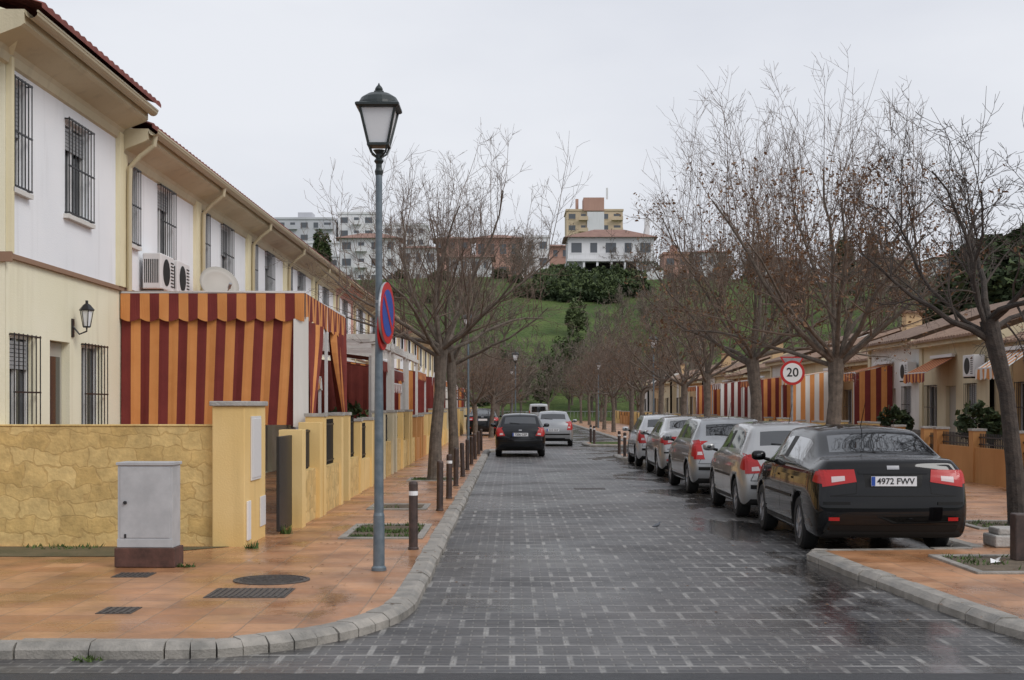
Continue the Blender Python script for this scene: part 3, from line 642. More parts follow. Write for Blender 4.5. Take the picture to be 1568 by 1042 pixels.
for y in (30.6,36.6,42.6): ac((XR-.02,y,2.5),math.pi)

# ------------------------------------------------------------------ 20 sign
e=empty('speed_limit_sign',(6.8,33.3,.1))
mb=MB(); mb.lathe([(.03,0),(.03,2.75)],12,0); mb.obj('post',[m_galv],e)
mb=MB(); mb.lathe([(.30,-.06),(.302,-.05),(.3,-.04)],40,2,axis='y',c=(0,0,2.44)); mb.lathe([(.298,-.066),(.298,-.061)],40,0,axis='y',c=(0,0,2.44)); mb.lathe([(.235,-.07),(.235,-.067)],40,1,axis='y',c=(0,0,2.44)); mb.obj('disc',[m_red,m_wh,m_galv],e,fix=True)
text('numerals','20',.30,(0,-.073,2.44),(math.pi/2,0,0),m_bk,e)
mb=MB()
mb.v+=[(-.30,-.03,2.83),(.30,-.03,2.83),(0,-.03,2.33),(-.30,-.02,2.83),(.30,-.02,2.83),(0,-.02,2.33)]
for f in ((0,1,2),(3,5,4),(0,3,4,1),(1,4,5,2),(2,5,3,0)): mb.f.append(f); mb.m.append(0)
mb.v+=[(-.24,-.034,2.80),(.24,-.034,2.80),(0,-.034,2.40)]; mb.f.append((6,7,8)); mb.m.append(1)
mb.obj('yield_plate',[m_red,m_galv],e)

# ------------------------------------------------------------------ cars
def quadpatch(mb,bvh,cs,nu,nv,view,off,m):
    pts={}
    for i in range(nu+1):
        for j in range(nv+1):
            u,v=i/nu,j/nv
            a=cs[0][0]*(1-u)*(1-v)+cs[1][0]*u*(1-v)+cs[2][0]*u*v+cs[3][0]*(1-u)*v
            b=cs[0][1]*(1-u)*(1-v)+cs[1][1]*u*(1-v)+cs[2][1]*u*v+cs[3][1]*(1-u)*v
            if view=='rear': o,d=Vector((-2,a,b)),Vector((1,0,0))
            elif view=='left': o,d=Vector((a,3,b)),Vector((0,-1,0))
            elif view=='right': o,d=Vector((a,-3,b)),Vector((0,1,0))
            h=bvh.ray_cast(o,d)
            if h[0] is None: continue
            nn=h[1]
            if nn.dot(d)>0: nn=-nn
            pts[i,j]=h[0]+nn*off
    for i in range(nu):
        for j in range(nv):
            k=[(i,j),(i+1,j),(i+1,j+1),(i,j+1)]
            if all(q in pts for q in k): mb.quad(*[pts[q] for q in k],m)
def line(mb,bvh,pts,w,view,m,off=.0025):
    for a,b in zip(pts,pts[1:]):
        a=Vector(a);b=Vector(b);t=(b-a).normalized();n=Vector((-t.y,t.x))*w/2
        L_=(b-a).length; quadpatch(mb,bvh,[a-n,b-n,b+n,a+n],max(2,int(L_/.05)),1,view,off,m)
SED=dict(st=[(0,.30,.90,1.03,1.05,.80,.76,.64,1),(.06,.23,.94,1.085,1.105,.875,.83,.69,.5),(.22,.2,.97,1.115,1.135,.905,.87,.73,0),(.52,.2,.98,1.115,1.135,.91,.875,.72,0),(.62,.2,.98,1.13,1.15,.91,.875,.70,0),
 (1.22,.2,.98,1.39,1.43,.91,.875,.60,0),(1.36,.2,.98,1.43,1.47,.91,.875,.595,0),(2.22,.2,.98,1.45,1.495,.91,.875,.59,0),(2.30,.2,.98,1.45,1.495,.91,.875,.59,0),(2.95,.2,.97,1.43,1.475,.91,.875,.595,0),(3.08,.2,.97,1.39,1.43,.91,.87,.60,0),
 (3.72,.2,.95,1.03,1.07,.905,.86,.67,0),(3.84,.2,.94,.99,1.02,.90,.85,.68,0),(4.35,.2,.84,.89,.93,.88,.82,.64,0),(4.62,.22,.68,.76,.79,.82,.76,.56,0),(4.74,.26,.6,.68,.7,.72,.68,.5,0)],
 side=[(5,7),(8,11)],pil=[(7,8)],top=[(4,5),(10,11)],wh=(1.05,3.77),r=.325,W=.91,L=4.74)
HAT=dict(st=[(0,.30,.86,.95,.96,.74,.70,.60,1),(.05,.23,.90,1.0,1.01,.81,.765,.63,.6),(.15,.2,.93,1.05,1.07,.84,.79,.635,.2),(.42,.2,.94,1.33,1.36,.85,.80,.57,0),(.52,.2,.94,1.385,1.42,.85,.80,.565,0),
 (1.05,.2,.94,1.41,1.455,.85,.80,.56,0),(1.75,.2,.93,1.415,1.46,.85,.80,.56,0),(1.83,.2,.93,1.415,1.46,.85,.80,.56,0),(2.35,.2,.92,1.39,1.43,.85,.80,.565,0),(2.48,.2,.92,1.35,1.39,.85,.80,.57,0),
 (3.12,.2,.90,.98,1.02,.845,.79,.62,0),(3.24,.2,.89,.94,.97,.84,.78,.62,0),(3.65,.2,.78,.83,.87,.82,.75,.58,0),(3.87,.24,.64,.72,.74,.74,.68,.5,0),(3.96,.28,.56,.64,.65,.64,.6,.44,0)],
 side=[(4,6),(7,10)],pil=[(6,7)],top=[(2,3),(9,10)],wh=(.68,3.15),r=.305,W=.85,L=3.96)
VAN=dict(st=[(0,.32,1.0,1.75,1.80,.80,.80,.70,0),(.05,.26,1.0,1.82,1.86,.86,.85,.74,0),(.14,.22,1.0,1.85,1.9,.88,.87,.76,0),(1.5,.2,1.0,1.87,1.92,.89,.88,.76,0),(2.6,.2,1.0,1.86,1.91,.89,.88,.76,0),(2.7,.2,1.0,1.86,1.91,.89,.88,.76,0),(3.0,.2,1.0,1.82,1.87,.89,.87,.74,0),(3.12,.2,1.0,1.75,1.8,.89,.87,.73,0),(3.75,.2,1.0,1.10,1.14,.88,.84,.7,0),(3.85,.2,.95,1.05,1.08,.87,.82,.68,0),(4.2,.22,.8,.86,.9,.82,.76,.6,0),(4.35,.28,.6,.7,.72,.72,.66,.5,0)],
 side=[(5,8)],pil=[],top=[(7,8)],wh=(.8,3.5),r=.32,W=.89,L=4.35)
LEAN=[.03,0,.0,.05,.065,.085,.10]
def make_wheel(r):
    mb=MB(); w=.20
    mb.lathe([(r*.62,-w/2),(r*.9,-w/2),(r*.98,-w/2+.03),(r,-w/2+.06),(r,w/2-.06),(r*.98,w/2-.03),(r*.9,w/2),(r*.62,w/2),(r*.60,w/2-.05)],36,0,axis='y')
    mb.lathe([(r*.66,w/2-.02),(r*.66,w/2-.002),(r*.60,w/2-.01),(r*.58,w/2-.05)],36,1,axis='y')
    mb.lathe([(r*.58,w/2-.06),(r*.58,w/2-.045)],36,2,axis='y')
    for k in range(7):
        a=2*math.pi*k/7; c,s=math.cos(a),math.sin(a); p=Vector((-s,0,c))
        i0=Vector((c*r*.12,0,s*r*.12)); i1=Vector((c*r*.62,0,s*r*.62))
        q=[i0-p*.028,i1-p*.018,i1+p*.018,i0+p*.028]
        top=[(v.x,w/2-.008,v.z) for v in q]; bot=[(v.x,w/2-.045,v.z) for v in q]
        mb.poly(top,1)
        for n_ in range(4): mb.quad(top[n_],top[(n_+1)%4],bot[(n_+1)%4],bot[n_],1)
    mb.lathe([(r*.17,w/2-.03),(r*.16,w/2-.002),(r*.1,w/2+.003)],20,1,axis='y')
    return mb.mesh('wheel',[m_tyre,m_rim,m_trim],smooth=False,fix=True)
WH={}
def car(kind,loc,paint,rot=0,sc=(1,1,1),plate=None,name='parked_car',style=0):
    S={'sed':SED,'hat':HAT,'van':VAN}[kind]; st=S['st']; fr=[.9,.5,0,-.5,-.9]
    verts=[];faces=[];mi=[]; ring=24
    def lean(k,w): return LEAN[k]*w
    for si,(x,zl,zb,ze,zc,w,wb,wt,ln) in enumerate(st):
        r0=(w*.93,zl);r1=(w*.985,zl+.11);r2=(w,.5*(zl+zb)+.04);r3=(wb,zb);r6=(wt,ze)
        l=lambda a,b,t:(a[0]+(b[0]-a[0])*t,a[1]+(b[1]-a[1])*t)
        r4=l(r3,r6,.09);r5=l(r3,r6,.87); r5=(r5[0]+.012,r5[1])
        rows=[r0,r1,r2,r3,r4,r5,r6]
        bul=.07 if si==0 else (.05 if si==1 else (.03 if kind!='van' and si==2 else 0))
        if si>=len(st)-3: bul=-.10*(1 if si==len(st)-1 else .8)
        for k in range(7): verts.append((x+lean(k,ln),rows[k][0],rows[k][1]))
        for f in fr: verts.append((x+lean(6,ln)-bul*(1-f*f),wt*f,ze+(zc-ze)*(1-f*f)))
        for k in range(6,-1,-1): verts.append((x+lean(k,ln),-rows[k][0],rows[k][1]))
        for f in fr[::-1]: verts.append((x+lean(0,ln)-bul*(1-f*f),r0[0]*f,zl))
    ns=len(st)
    for i in range(ns-1):
        for k in range(ring):
            faces.append((i*ring+k,i*ring+(k+1)%ring,(i+1)*ring+(k+1)%ring,(i+1)*ring+k))
            m=0
            if k>=18: m=3
            if k in(4,13):
                if any(a<=i<b for a,b in S['side']): m=1
                if any(a<=i<b for a,b in S['pil']): m=2
            if k in(7,8,9,10) and any(a<=i<b for a,b in S['top']): m=1
            mi.append(m)
    for si in (0,ns-1):
        base=si*ring; bul=.07 if si==0 else -.10
        grid=[[None]*7 for _ in range(7)]
        for k in range(7):
            grid[k][0]=base+k; grid[k][6]=base+18-k
            for c,f in enumerate(fr):
                if k==6: grid[k][c+1]=base+7+c
                elif k==0: grid[k][c+1]=base+19+(4-c)
                else:
                    a=verts[base+k]; verts.append((a[0]-bul*(1-f*f),a[1]*f,a[2]+ (.02*(1-f*f) if k>3 else 0))); grid[k][c+1]=len(verts)-1
        for k in range(6):
            for c in range(6):
                faces.append((grid[k][c],grid[k][c+1],grid[k+1][c+1],grid[k+1][c])); mi.append(0)
    me=bpy.data.meshes.new('tmp'); me.from_pydata(verts,[],faces)
    mats=[paint,m_cglass,m_trim,m_dark]
    for mm in mats: me.materials.append(mm)
    me.polygons.foreach_set('material_index',mi)
    bm=bmesh.new(); bm.from_mesh(me); bmesh.ops.recalc_face_normals(bm,faces=bm.faces)
    bm.to_mesh(me); bm.free()
    o=addobj('tmpbody',me); sb=o.modifiers.new('s','SUBSURF'); sb.levels=2; sb.render_levels=2
    cm=MB(); r=S['r']
    for xw in S['wh']:
        for sg in (1,-1):
            a,b=sorted((sg*(S['W']-.26),sg*(S['W']+.2))); cm.lathe([(r+.05,a),(r+.05,b)],32,3,c=(xw,0,r),axis='y')
    co=cm.obj('tmpcut',mats,fix=True)
    bo=o.modifiers.new('b','BOOLEAN'); bo.operation='DIFFERENCE'; bo.object=co; bo.solver='EXACT'
    dg=bpy.context.evaluated_depsgraph_get(); dg.update()
    bme=bpy.data.meshes.new_from_object(o.evaluated_get(dg)) 
    if len(bme.polygons)<200:
        o.modifiers.remove(bo); dg.update(); bme=bpy.data.meshes.new_from_object(o.evaluated_get(bpy.context.evaluated_depsgraph_get()))
    bpy.data.objects.remove(o); bpy.data.objects.remove(co)
    bme.polygons.foreach_set('use_smooth',[p.material_index!=3 for p in bme.polygons])
    bvh=BVHTree.FromPolygons([v.co.copy() for v in bme.vertices],[tuple(p.vertices) for p in bme.polygons])
    e=empty(name,loc,(0,0,math.pi/2+rot),sc)
    addobj('body',bme,e)
    if r not in WH: WH[r]=make_wheel(r)
    for xw in S['wh']:
        addobj('wheel',WH[r],e,loc=(xw,S['W']-.125,r)); addobj('wheel',WH[r],e,loc=(xw,-(S['W']-.125),r),rot=(0,0,math.pi))
    d=MB()
    def both(cs,nu,nv,off,m):
        quadpatch(d,bvh,cs,nu,nv,'rear',off,m); quadpatch(d,bvh,[(-a,b) for a,b in cs],nu,nv,'rear',off,m)
    def sides(cs,nu,nv,off,m):
        for vw in('left','right'): quadpatch(d,bvh,cs,nu,nv,vw,off,m)
    if kind=='sed':
        both([(.42,.86),(.80,.80),(.82,.99),(.44,1.00)],10,5,.008,1); both([(.55,.872),(.70,.85),(.70,.915),(.55,.925)],4,2,.011,2)
        sides([(.02,.83),(.24,.86),(.20,.97),(.05,.99)],5,3,.008,1)
        quadpatch(d,bvh,[(-.40,.95),(.40,.95),(.40,.985),(-.40,.985)],12,2,'rear',.010,3)
        quadpatch(d,bvh,[(-.32,.80),(.32,.80),(.34,.945),(-.34,.945)],10,3,'rear',.002,0)
        line(d,bvh,[(-.72,.70),(.72,.70)],.012,'rear',0); line(d,bvh,[(-.72,.70),(-.43,.73),(-.42,.85)],.009,'rear',0); line(d,bvh,[(.72,.70),(.43,.73),(.42,.85)],.009,'rear',0)
        both([(.50,.60),(.80,.60),(.80,.635),(.50,.635)],8,1,.012,0)
        quadpatch(d,bvh,[(-.70,.25),(.70,.25),(.74,.37),(-.74,.37)],16,2,'rear',.004,0)
        both([(.62,.42),(.74,.42),(.74,.46),(.62,.46)],3,1,.008,1)
        pz=.87; dl=[(1.35,.28),(1.28,.62),(1.38,.95)]; dl2=[(2.26,.27),(2.26,.95)]; dl3=[(3.38,.27),(3.40,.55),(3.32,.93)]; hz_=.84; hx=(1.55,2.5)
        quadpatch(d,bvh,[(-.07,1.0),(.07,1.0),(.07,1.04),(-.07,1.04)],3,2,'rear',.012,5)
    elif kind=='hat':
        if style==0: both([(.50,.70),(.77,.68),(.765,.98),(.60,.90)],6,6,.010,1); both([(.56,.73),(.68,.72),(.68,.78),(.58,.79)],3,2,.013,2); sides([(.0,.72),(.24,.76),(.20,.90),(.10,.98)],5,4,.008,1)
        else: both([(.58,.66),(.78,.66),(.76,1.0),(.66,1.02)],5,7,.010,1); both([(.62,.74),(.72,.74),(.71,.80),(.63,.80)],3,2,.013,2); sides([(.02,.70),(.16,.72),(.22,.98),(.10,1.0)],4,5,.008,1)
        line(d,bvh,[(-.70,.58),(.70,.58)],.010,'rear',0); line(d,bvh,[(.70,.58),(.64,.70)],.008,'rear',0); line(d,bvh,[(-.70,.58),(-.64,.70)],.008,'rear',0)
        quadpatch(d,bvh,[(-.70,.46),(.70,.46),(.70,.52),(-.70,.52)],16,1,'rear',.010,0)
        quadpatch(d,bvh,[(-.5,.26),(.5,.26),(.5,.34),(-.5,.34)],10,2,'rear',.004,0)
        pz=.74 if style==0 else .66; dl=[(1.15,.55),(1.05,.92)]; dl2=[(1.80,.27),(1.80,.92)]; dl3=[(2.78,.27),(2.82,.55),(2.76,.90)]; hz_=.80; hx=(1.9,)
        line(d,bvh,[(.02,1.09),(.36,1.12)],.014,'rear',0,.012)
        quadpatch(d,bvh,[(-.05,.86),(.05,.86),(.05,.90),(-.05,.90)],3,2,'rear',.012,5)
    else:
        both([(.74,.8),(.83,.8),(.82,1.3),(.74,1.3)],3,6,.01,1); quadpatch(d,bvh,[(-.62,1.15),(.62,1.15),(.58,1.65),(-.58,1.65)],10,6,'rear',.006,4)
        line(d,bvh,[(0,.4),(0,1.8)],.012,'rear',0); pz=.7; dl=[(1.5,.4),(1.5,1.7)]; dl2=[(2.65,.3),(2.65,1.7)]; dl3=[(3.45,.3),(3.45,1.0)]; hz_=.95; hx=(2.4,)
        quadpatch(d,bvh,[(-.8,.35),(.8,.35),(.8,.5),(-.8,.5)],12,2,'rear',.01,0)
    for vw in('left','right'):
        for q in (dl,dl2,dl3): line(d,bvh,q,.008,vw,0)
        for h_ in hx: quadpatch(d,bvh,[(h_-.09,hz_-.012),(h_+.09,hz_-.012),(h_+.09,hz_+.015),(h_-.09,hz_+.015)],4,1,vw,.02,3)
        quadpatch(d,bvh,[(S['wh'][0]+.42,.26),(S['wh'][1]-.42,.26),(S['wh'][1]-.42,.32),(S['wh'][0]+.42,.32)],16,1,vw,.006,0)
        quadpatch(d,bvh,[(S['wh'][0]+.42,.60),(S['wh'][1]-.42,.60),(S['wh'][1]-.42,.635),(S['wh'][0]+.42,.635)],16,1,vw,.008,0 if style==0 else 3)
        quadpatch(d,bvh,[(S['L']-.45,.66),(S['L']-.2,.62),(S['L']-.22,.70),(S['L']-.5,.80)],4,3,vw,.008,2)
    d.tube([(.05,.45,.24),(.22,.45,.25)],[.03,.03],12,5)
    d.obj('lamps_and_trim',[m_trim,m_lred,m_lwh,paint,m_cglass,m_rim],e,smooth=False)
    mx={'sed':3.3,'hat':2.72,'van':3.4}[kind]; mz={'sed':1.02,'hat':.98,'van':1.1}[kind]
    for sg in(1,-1):
        mb=MB(); prof=[]
        for ii in range(7):
            t=ii/6; rr=.5*math.sin(math.pi*(.12+.83*t)); prof.append((mx+.02+ (t-.5)*.14,rr))
        nn=16; bidx=len(mb.v)
        for (xx,rr) in prof:
            for k in range(nn):
                a=2*math.pi*k/nn; ca,sa=math.cos(a),math.sin(a); pw=lambda q:math.copysign(abs(q)**.7,q)
                mb.v.append((xx,sg*(S['W']+.09+pw(ca)*.125*rr*2*.8),mz+.03+pw(sa)*.075*rr*2*.9))
        for i in range(6):
            for k in range(nn): mb.f.append((bidx+i*nn+k,bidx+i*nn+(k+1)%nn,bidx+(i+1)*nn+(k+1)%nn,bidx+(i+1)*nn+k)); mb.m.append(0)
        mb.f.append(tuple(bidx+k for k in range(nn))); mb.m.append(1); mb.f.append(tuple(bidx+6*nn+k for k in range(nn))); mb.m.append(0)
        mb.tube([(mx+.03,sg*(S['W']-.06),mz-.03),(mx+.02,sg*(S['W']+.05),mz)],[.025,.02],8,2)
        mb.obj('mirror',[paint,m_cglass,m_trim],e,smooth=True,fix=True)
    h=bvh.ray_cast(Vector((-2,0,pz)),Vector((1,0,0))); px=(h[0].x if h[0] else 0)-.02
    mb=MB(); mb.box(px,px+.012,-.26,.26,pz-.055,pz+.055,0); mb.box(px-.002,px-.0005,.215,.258,pz-.052,pz+.052,1)
    mb.obj('number_plate',[m_plate,m_blue],e)
    if plate: text('plate_text',plate,.098,(px-.003,-.02,pz-.002),(math.pi/2,0,-math.pi/2),m_bk,e)
    if kind!='van':
        mb=MB(); ax={'sed':1.6,'hat':.7}[kind]; az={'sed':1.47,'hat':1.42}[kind]; mb.tube([(ax,.0,az),(ax-.25,.0,az+.30)],[.006,.003],5)
        mb.obj('antenna',[m_trim],e)
    return e
def paintm(n,c,metal=.0,rough=.3,coat=1.0,spec=.5): 
    return mat(n,c,rough,metal=metal,coat=coat,spec=spec,c2=tuple(x*1.12+.001 for x in c),nscale=2)
p_black=paintm('paint_black',(.0015,.0015,.002),0,.4,.85,.02); p_silver=paintm('paint_silver',(.33,.34,.35),.6,.36); p_silver2=paintm('paint_silver_warm',(.40,.40,.395),.55,.36)
p_white=paintm('paint_white',(.50,.51,.52),.2); p_dark=paintm('paint_anthracite',(.006,.007,.009),.1,.3,.9,.1)
car('sed',(4.38,15.75,0),p_black,rot=math.radians(-.5),plate='4972 FWV',sc=(.96,1,1.01))
car('hat',(4.36,20.9,0),p_silver2,rot=0,plate='8391 CKL',style=0,sc=(1,1.03,1.03))
car('hat',(4.36,26.8,0),p_silver,rot=math.radians(1),plate='3305 DBT',style=1,sc=(1.04,1.02,1.05))
car('sed',(4.40,32.8,0),p_silver2,plate='0127 BMR',style=1,sc=(.93,.95,1.0))
car('hat',(4.38,38.8,0),p_white,plate='7740 FGS',style=1,sc=(1.0,1.0,1.03))
car('hat',(.28,46.3,0),p_dark,plate='7206 CZF',style=0,sc=(1.08,1.02,1.03))
car('hat',(1.75,58.5,0),p_silver,rot=math.radians(-2),plate='2210 GHP',style=1,sc=(1.0,1.02,1.05))
car('van',(2.3,118,0),p_white,name='parked_van')
car('sed',(-1.6,74,.1),p_dark)

# ------------------------------------------------------------------ trees
def gen_tree(seed,H,crotch,trunk_r,lean=(0,0),limbs=8,shoots=3,spread=1.0,n2=6,n3=6,n4=3,leaves=0,bark=m_bark,thick=1.0,limbk=.62,tw=None,wander=1.0):
    r=random.Random(seed); mb=MB(); tips=[]
    top=Vector((lean[0],lean[1],crotch))
    pts=[Vector((0,0,-.05)),Vector((lean[0]*.15,lean[1]*.15,crotch*.3)),Vector((lean[0]*.5+.04,lean[1]*.5,crotch*.65)),top]
    mb.tube(pts,[trunk_r*1.25,trunk_r,trunk_r*.9,trunk_r*1.1],12,0)
    mb.tube([(0,0,-.05),(0,0,.15)],[trunk_r*1.6,trunk_r*1.05],12,0)
    CH=H-crotch; mr=.0040*thick
    def branch(p,d,ln,r0,lvl,trop):
        ns={1:7,2:5,3:3,4:2}[lvl]; P=[p.copy()]; D=d.normalized(); q=p.copy(); dirs=[D.copy()]
        for i in range(ns):
            w={1:.19,2:.16,3:.2,4:.22}[lvl]*wander
            D=(D+Vector((r.uniform(-w,w),r.uniform(-w,w),r.uniform(-w,w)+trop))).normalized(); q=q+D*(ln/ns)
            if q.z>H+.3: break
            P.append(q.copy()); dirs.append(D.copy())
        ns=len(P)-1
        if ns<1: return
        r1=max(mr*.6,r0*({1:.24,2:.22,3:.4,4:.5}[lvl])); rad=[r0+(r1-r0)*(i/ns)**.8 for i in range(ns+1)]
        mb.tube(P,rad,{1:8,2:5,3:3,4:3}[lvl],0 if lvl<2 else 1)
        if lvl>=3: tips.append(P[-1])
        if lvl==1:
            for k in range(shoots):
                t=r.uniform(.3,.98); i=min(ns-1,int(t*ns)); pp=P[i].lerp(P[i+1],t*ns-i)
                rem=H-pp.z; branch(pp,Vector((r.uniform(-.2,.2),r.uniform(-.2,.2),1)),min(rem,CH*.6)*r.uniform(.35,1.0),max(.011,rad[i]*.34),2,.09)
        if lvl<4:
            nc={1:n2,2:n3,3:n4}[lvl]
            for k in range(nc):
                t=r.uniform(.18,1.0) if lvl>1 else .2+.8*(k+r.random())/nc
                i=min(ns-1,int(t*ns)); f=t*ns-i; pp=P[i].lerp(P[i+1],f); dd=dirs[i+1]
                perp=Vector((r.gauss(0,1),r.gauss(0,1),r.gauss(0,.5))); perp=(perp-dd*perp.dot(dd)).normalized()
                ang=math.radians(r.uniform(24,58)); nd=dd*math.cos(ang)+perp*math.sin(ang)
                rr_=rad[i]*(1-f)+rad[min(i+1,ns)]*f
                nl=ln*{1:.58,2:.42,3:.55}[lvl]*r.uniform(.55,1.15)*(1.1-.5*t)
                branch(pp,nd,nl,max(mr,rr_*.5),lvl+1,{1:.05,2:.05,3:.04}[lvl])
    for k in range(limbs):
        az=2*math.pi*(k+r.uniform(-.3,.3))/limbs; tilt=math.radians(r.uniform(12,26) if k%3==0 else r.uniform(42,68))*spread
        d=Vector((math.sin(tilt)*math.cos(az),math.sin(tilt)*math.sin(az),math.cos(tilt)))
        ln=CH*limbk*r.uniform(.85,1.15)
        branch(top-Vector((0,0,r.uniform(0,.3))),d,ln,trunk_r*r.uniform(.32,.5),1,.035)
    if leaves:
        for p in tips:
            if p.z<crotch+CH*.6 and r.random()<leaves:
                for _ in range(r.randint(1,4)):
                    c=p+Vector((r.gauss(0,.07),r.gauss(0,.07),r.gauss(0,.07)-.05)); s=r.uniform(.03,.055)
                    a=Vector((r.gauss(0,1),r.gauss(0,1),r.gauss(0,1))).normalized()*s; b=Vector((r.gauss(0,1),r.gauss(0,1),r.gauss(0,1))).normalized()*s
                    mb.quad(c-a,c+b*.6,c+a,c-b*.6,2)
    return mb.mesh('tree%d'%seed,[bark,tw or m_twig,m_leafb])
tL=gen_tree(11,7.9,3.0,.135,(.15,.1),12,5,1.1,n2=7,n3=7,limbk=.70)
tL2=gen_tree(12,8.4,3.0,.13,(.2,0),11,5,.95,n2=7,n3=7,limbk=.62)
tA=gen_tree(13,10.2,2.9,.16,(-.1,.2),12,7,1.1,n2=8,n3=8,leaves=.2,limbk=.54)
tB=gen_tree(14,9.0,2.75,.16,(.12,0),12,7,1.15,n2=8,n3=8,leaves=.42,limbk=.62)
tC=gen_tree(15,6.5,2.85,.115,(-.38,.1),9,3,1.1,bark=m_barkd,leaves=.03,limbk=.62,n2=8,n3=7,tw=m_twigd,wander=1.7,thick=1.15)
tD=gen_tree(16,6.8,2.6,.12,(.1,.1),9,2,1.0,leaves=.05,n2=6,n3=6,n4=3,thick=2.2)
tE=gen_tree(17,6.4,2.4,.12,(-.1,.0),9,2,1.1,leaves=.08,n2=6,n3=6,n4=3,thick=2.2)
addobj('bare_tree',tL,loc=(-1.72,30.4,.08)); addobj('bare_tree',tL2,loc=(-1.55,36.6,.08),rot=(0,0,2))
addobj('bare_tree',tA,loc=(6.35,35.5,.08)); addobj('bare_tree',tB,loc=(6.55,28.2,.08)); addobj('bare_tree',tC,loc=(6.95,18.8,.08))
k=0
for y in (43,51,59,67,75,84,93,103,114,126):
    addobj('bare_tree',(tD,tE)[k%2],loc=(6.3+R.uniform(-.2,.2),y+R.uniform(-1,1),.08),rot=(0,0,R.uniform(0,6)),scale=(1,1,R.uniform(.95,1.12)))
    if y>55: addobj('bare_tree',(tE,tD)[k%2],loc=(-1.4+R.uniform(-.3,.1)+(.0 if y<60 else 0.4),y+3,.08),rot=(0,0,R.uniform(0,6)),scale=(.95,.95,R.uniform(.75,.9)))
    k+=1
tF=gen_tree(21,8,1.8,.16,(0,0),9,2,1.1,n2=6,n3=5,n4=2,thick=8,tw=m_twigf)
tG=gen_tree(22,8.5,1.6,.16,(0,0),9,2,1.0,n2=6,n3=5,n4=2,thick=8,tw=m_twigf)
ht=empty('hillside_trees')
def vis_x(x,y): return x/y*2100+782
for i in range(170):
    x=R.uniform(-50,85); y=R.uniform(150,262); sx=vis_x(x,y)
    if 810<sx<945 and y>170: continue
    if 490<sx<770 and y>215: continue
    if sx<770 and R.random()<.25: continue
    s=R.uniform(.75,1.3); addobj('tree_%d'%i,(tF,tG)[i%2],ht,loc=(x,y,hz(x,y)-.2),rot=(0,0,R.uniform(0,6)),scale=(s,s,s))
for (x,y,s) in ((0,140,1.1),(-5,142,1),(9,138,1),(13,141,1.1),(18,135,1),(6.5,156,.8),(-1,148,.9),(1,152,.9),(13,150,1.1),(16,148,1),(10.5,170,1.0),(12,182,1.1),(4,152,.9),(7,160,.8),(14,195,1),(9,176,.9)):
    addobj('tree_e',(tF,tG)[R.randint(0,1)],ht,loc=(x,y,hz(x,y)),rot=(0,0,R.uniform(0,6)),scale=(s,s,s))

def gen_fol(seed,shape,n,leaf,trunk=None,squash=.6,ma=m_fa,mb_=m_fb,frac=.6):
    r=random.Random(seed); mb=MB()
    if trunk: mb.tube([(0,0,-.3),(0.1,0,trunk*.6),(0,0,trunk)],[.22,.18,.12],8,0)
    for (cx,cy,cz,rx,ry,rz) in shape:
        nn=int(n*(rx*ry*rz)**.66)
        for _ in range(nn):
            v=Vector((r.gauss(0,1),r.gauss(0,1),r.gauss(0,1))).normalized(); q=r.uniform(.45,1)**.5
            k=1+.35*noise.noise(v*2.3+Vector((cx,cy,seed)))
            p=Vector((cx+v.x*rx*q*k,cy+v.y*ry*q*k,cz+v.z*rz*q*k)); s=leaf*r.uniform(.6,1.4)
            if noise.noise(p*(.9/max(.3,leaf*3)))<-.28: continue
            a=Vector((r.gauss(0,1),r.gauss(0,1),r.gauss(0,squash))).normalized()*s; b=Vector((r.gauss(0,1),r.gauss(0,1),r.gauss(0,squash))).normalized()*s
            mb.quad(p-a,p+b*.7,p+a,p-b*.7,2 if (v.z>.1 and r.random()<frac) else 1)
    return mb.mesh('fol%d'%seed,[m_barkd,ma,mb_])
m_olive=mat('foliage_olive',(.06,.08,.03),.8,c2=(.10,.125,.05),nscale=1)
pine=gen_fol(31,[(0,0,7,3.2,3,2.2),(2,1,6,2.2,2,1.6),(-2,-.5,5.6,2.3,2,1.6),(.5,0,8.6,2,2,1.3),(0,0,4.6,2.6,2.2,1.3)],900,.22,6,frac=.25)
cyp=gen_fol(32,[(0,0,4,.9,.9,4)],1000,.28,1.5)
bush=gen_fol(33,[(0,0,.9,1.6,1.4,1.1),(1.2,.4,.7,1.1,1,.8)],350,.25)
rnd=gen_fol(34,[(0,0,4,2.6,2.6,2.3),(1.4,.5,3.6,1.8,1.6,1.5),(-1.3,0,3.3,1.8,1.7,1.6)],350,.38,3)
olv=gen_fol(35,[(0,0,3.2,1.8,1.8,2.3),(1.2,.5,2.6,1.3,1.2,1.5),(-1.1,0,2.3,1.3,1.2,1.4)],160,.30,3,ma=m_olive,mb_=m_fb)
for (x,y,s) in ((23.4,66,1.0),(26.0,69,1.1),(28.0,70,1.05)): addobj('pine_tree',pine,loc=(x,y,0),rot=(0,0,R.uniform(0,6)),scale=(s,s,s))
for (x,y) in ((60,250),(62,252),(-35.5,252),(-34.5,254),(63,262),(67,255)): s=R.uniform(1.0,1.4); addobj('cypress_tree',cyp,loc=(x,y,hz(x,y)-.3),scale=(s,s,s))
hs=empty('hillside_shrubs')
for i in range(85):
    x=R.uniform(-60,95); y=R.uniform(158,262); sx=vis_x(x,y)
    if 835<sx<945 and y<238 and i%6: continue
    s=R.uniform(.4,1.3); addobj('shrub_%d'%i,bush,hs,loc=(x,y,hz(x,y)-.2),rot=(0,0,R.uniform(0,6)),scale=(s,s,s))
hg=empty('hilltop_trees')
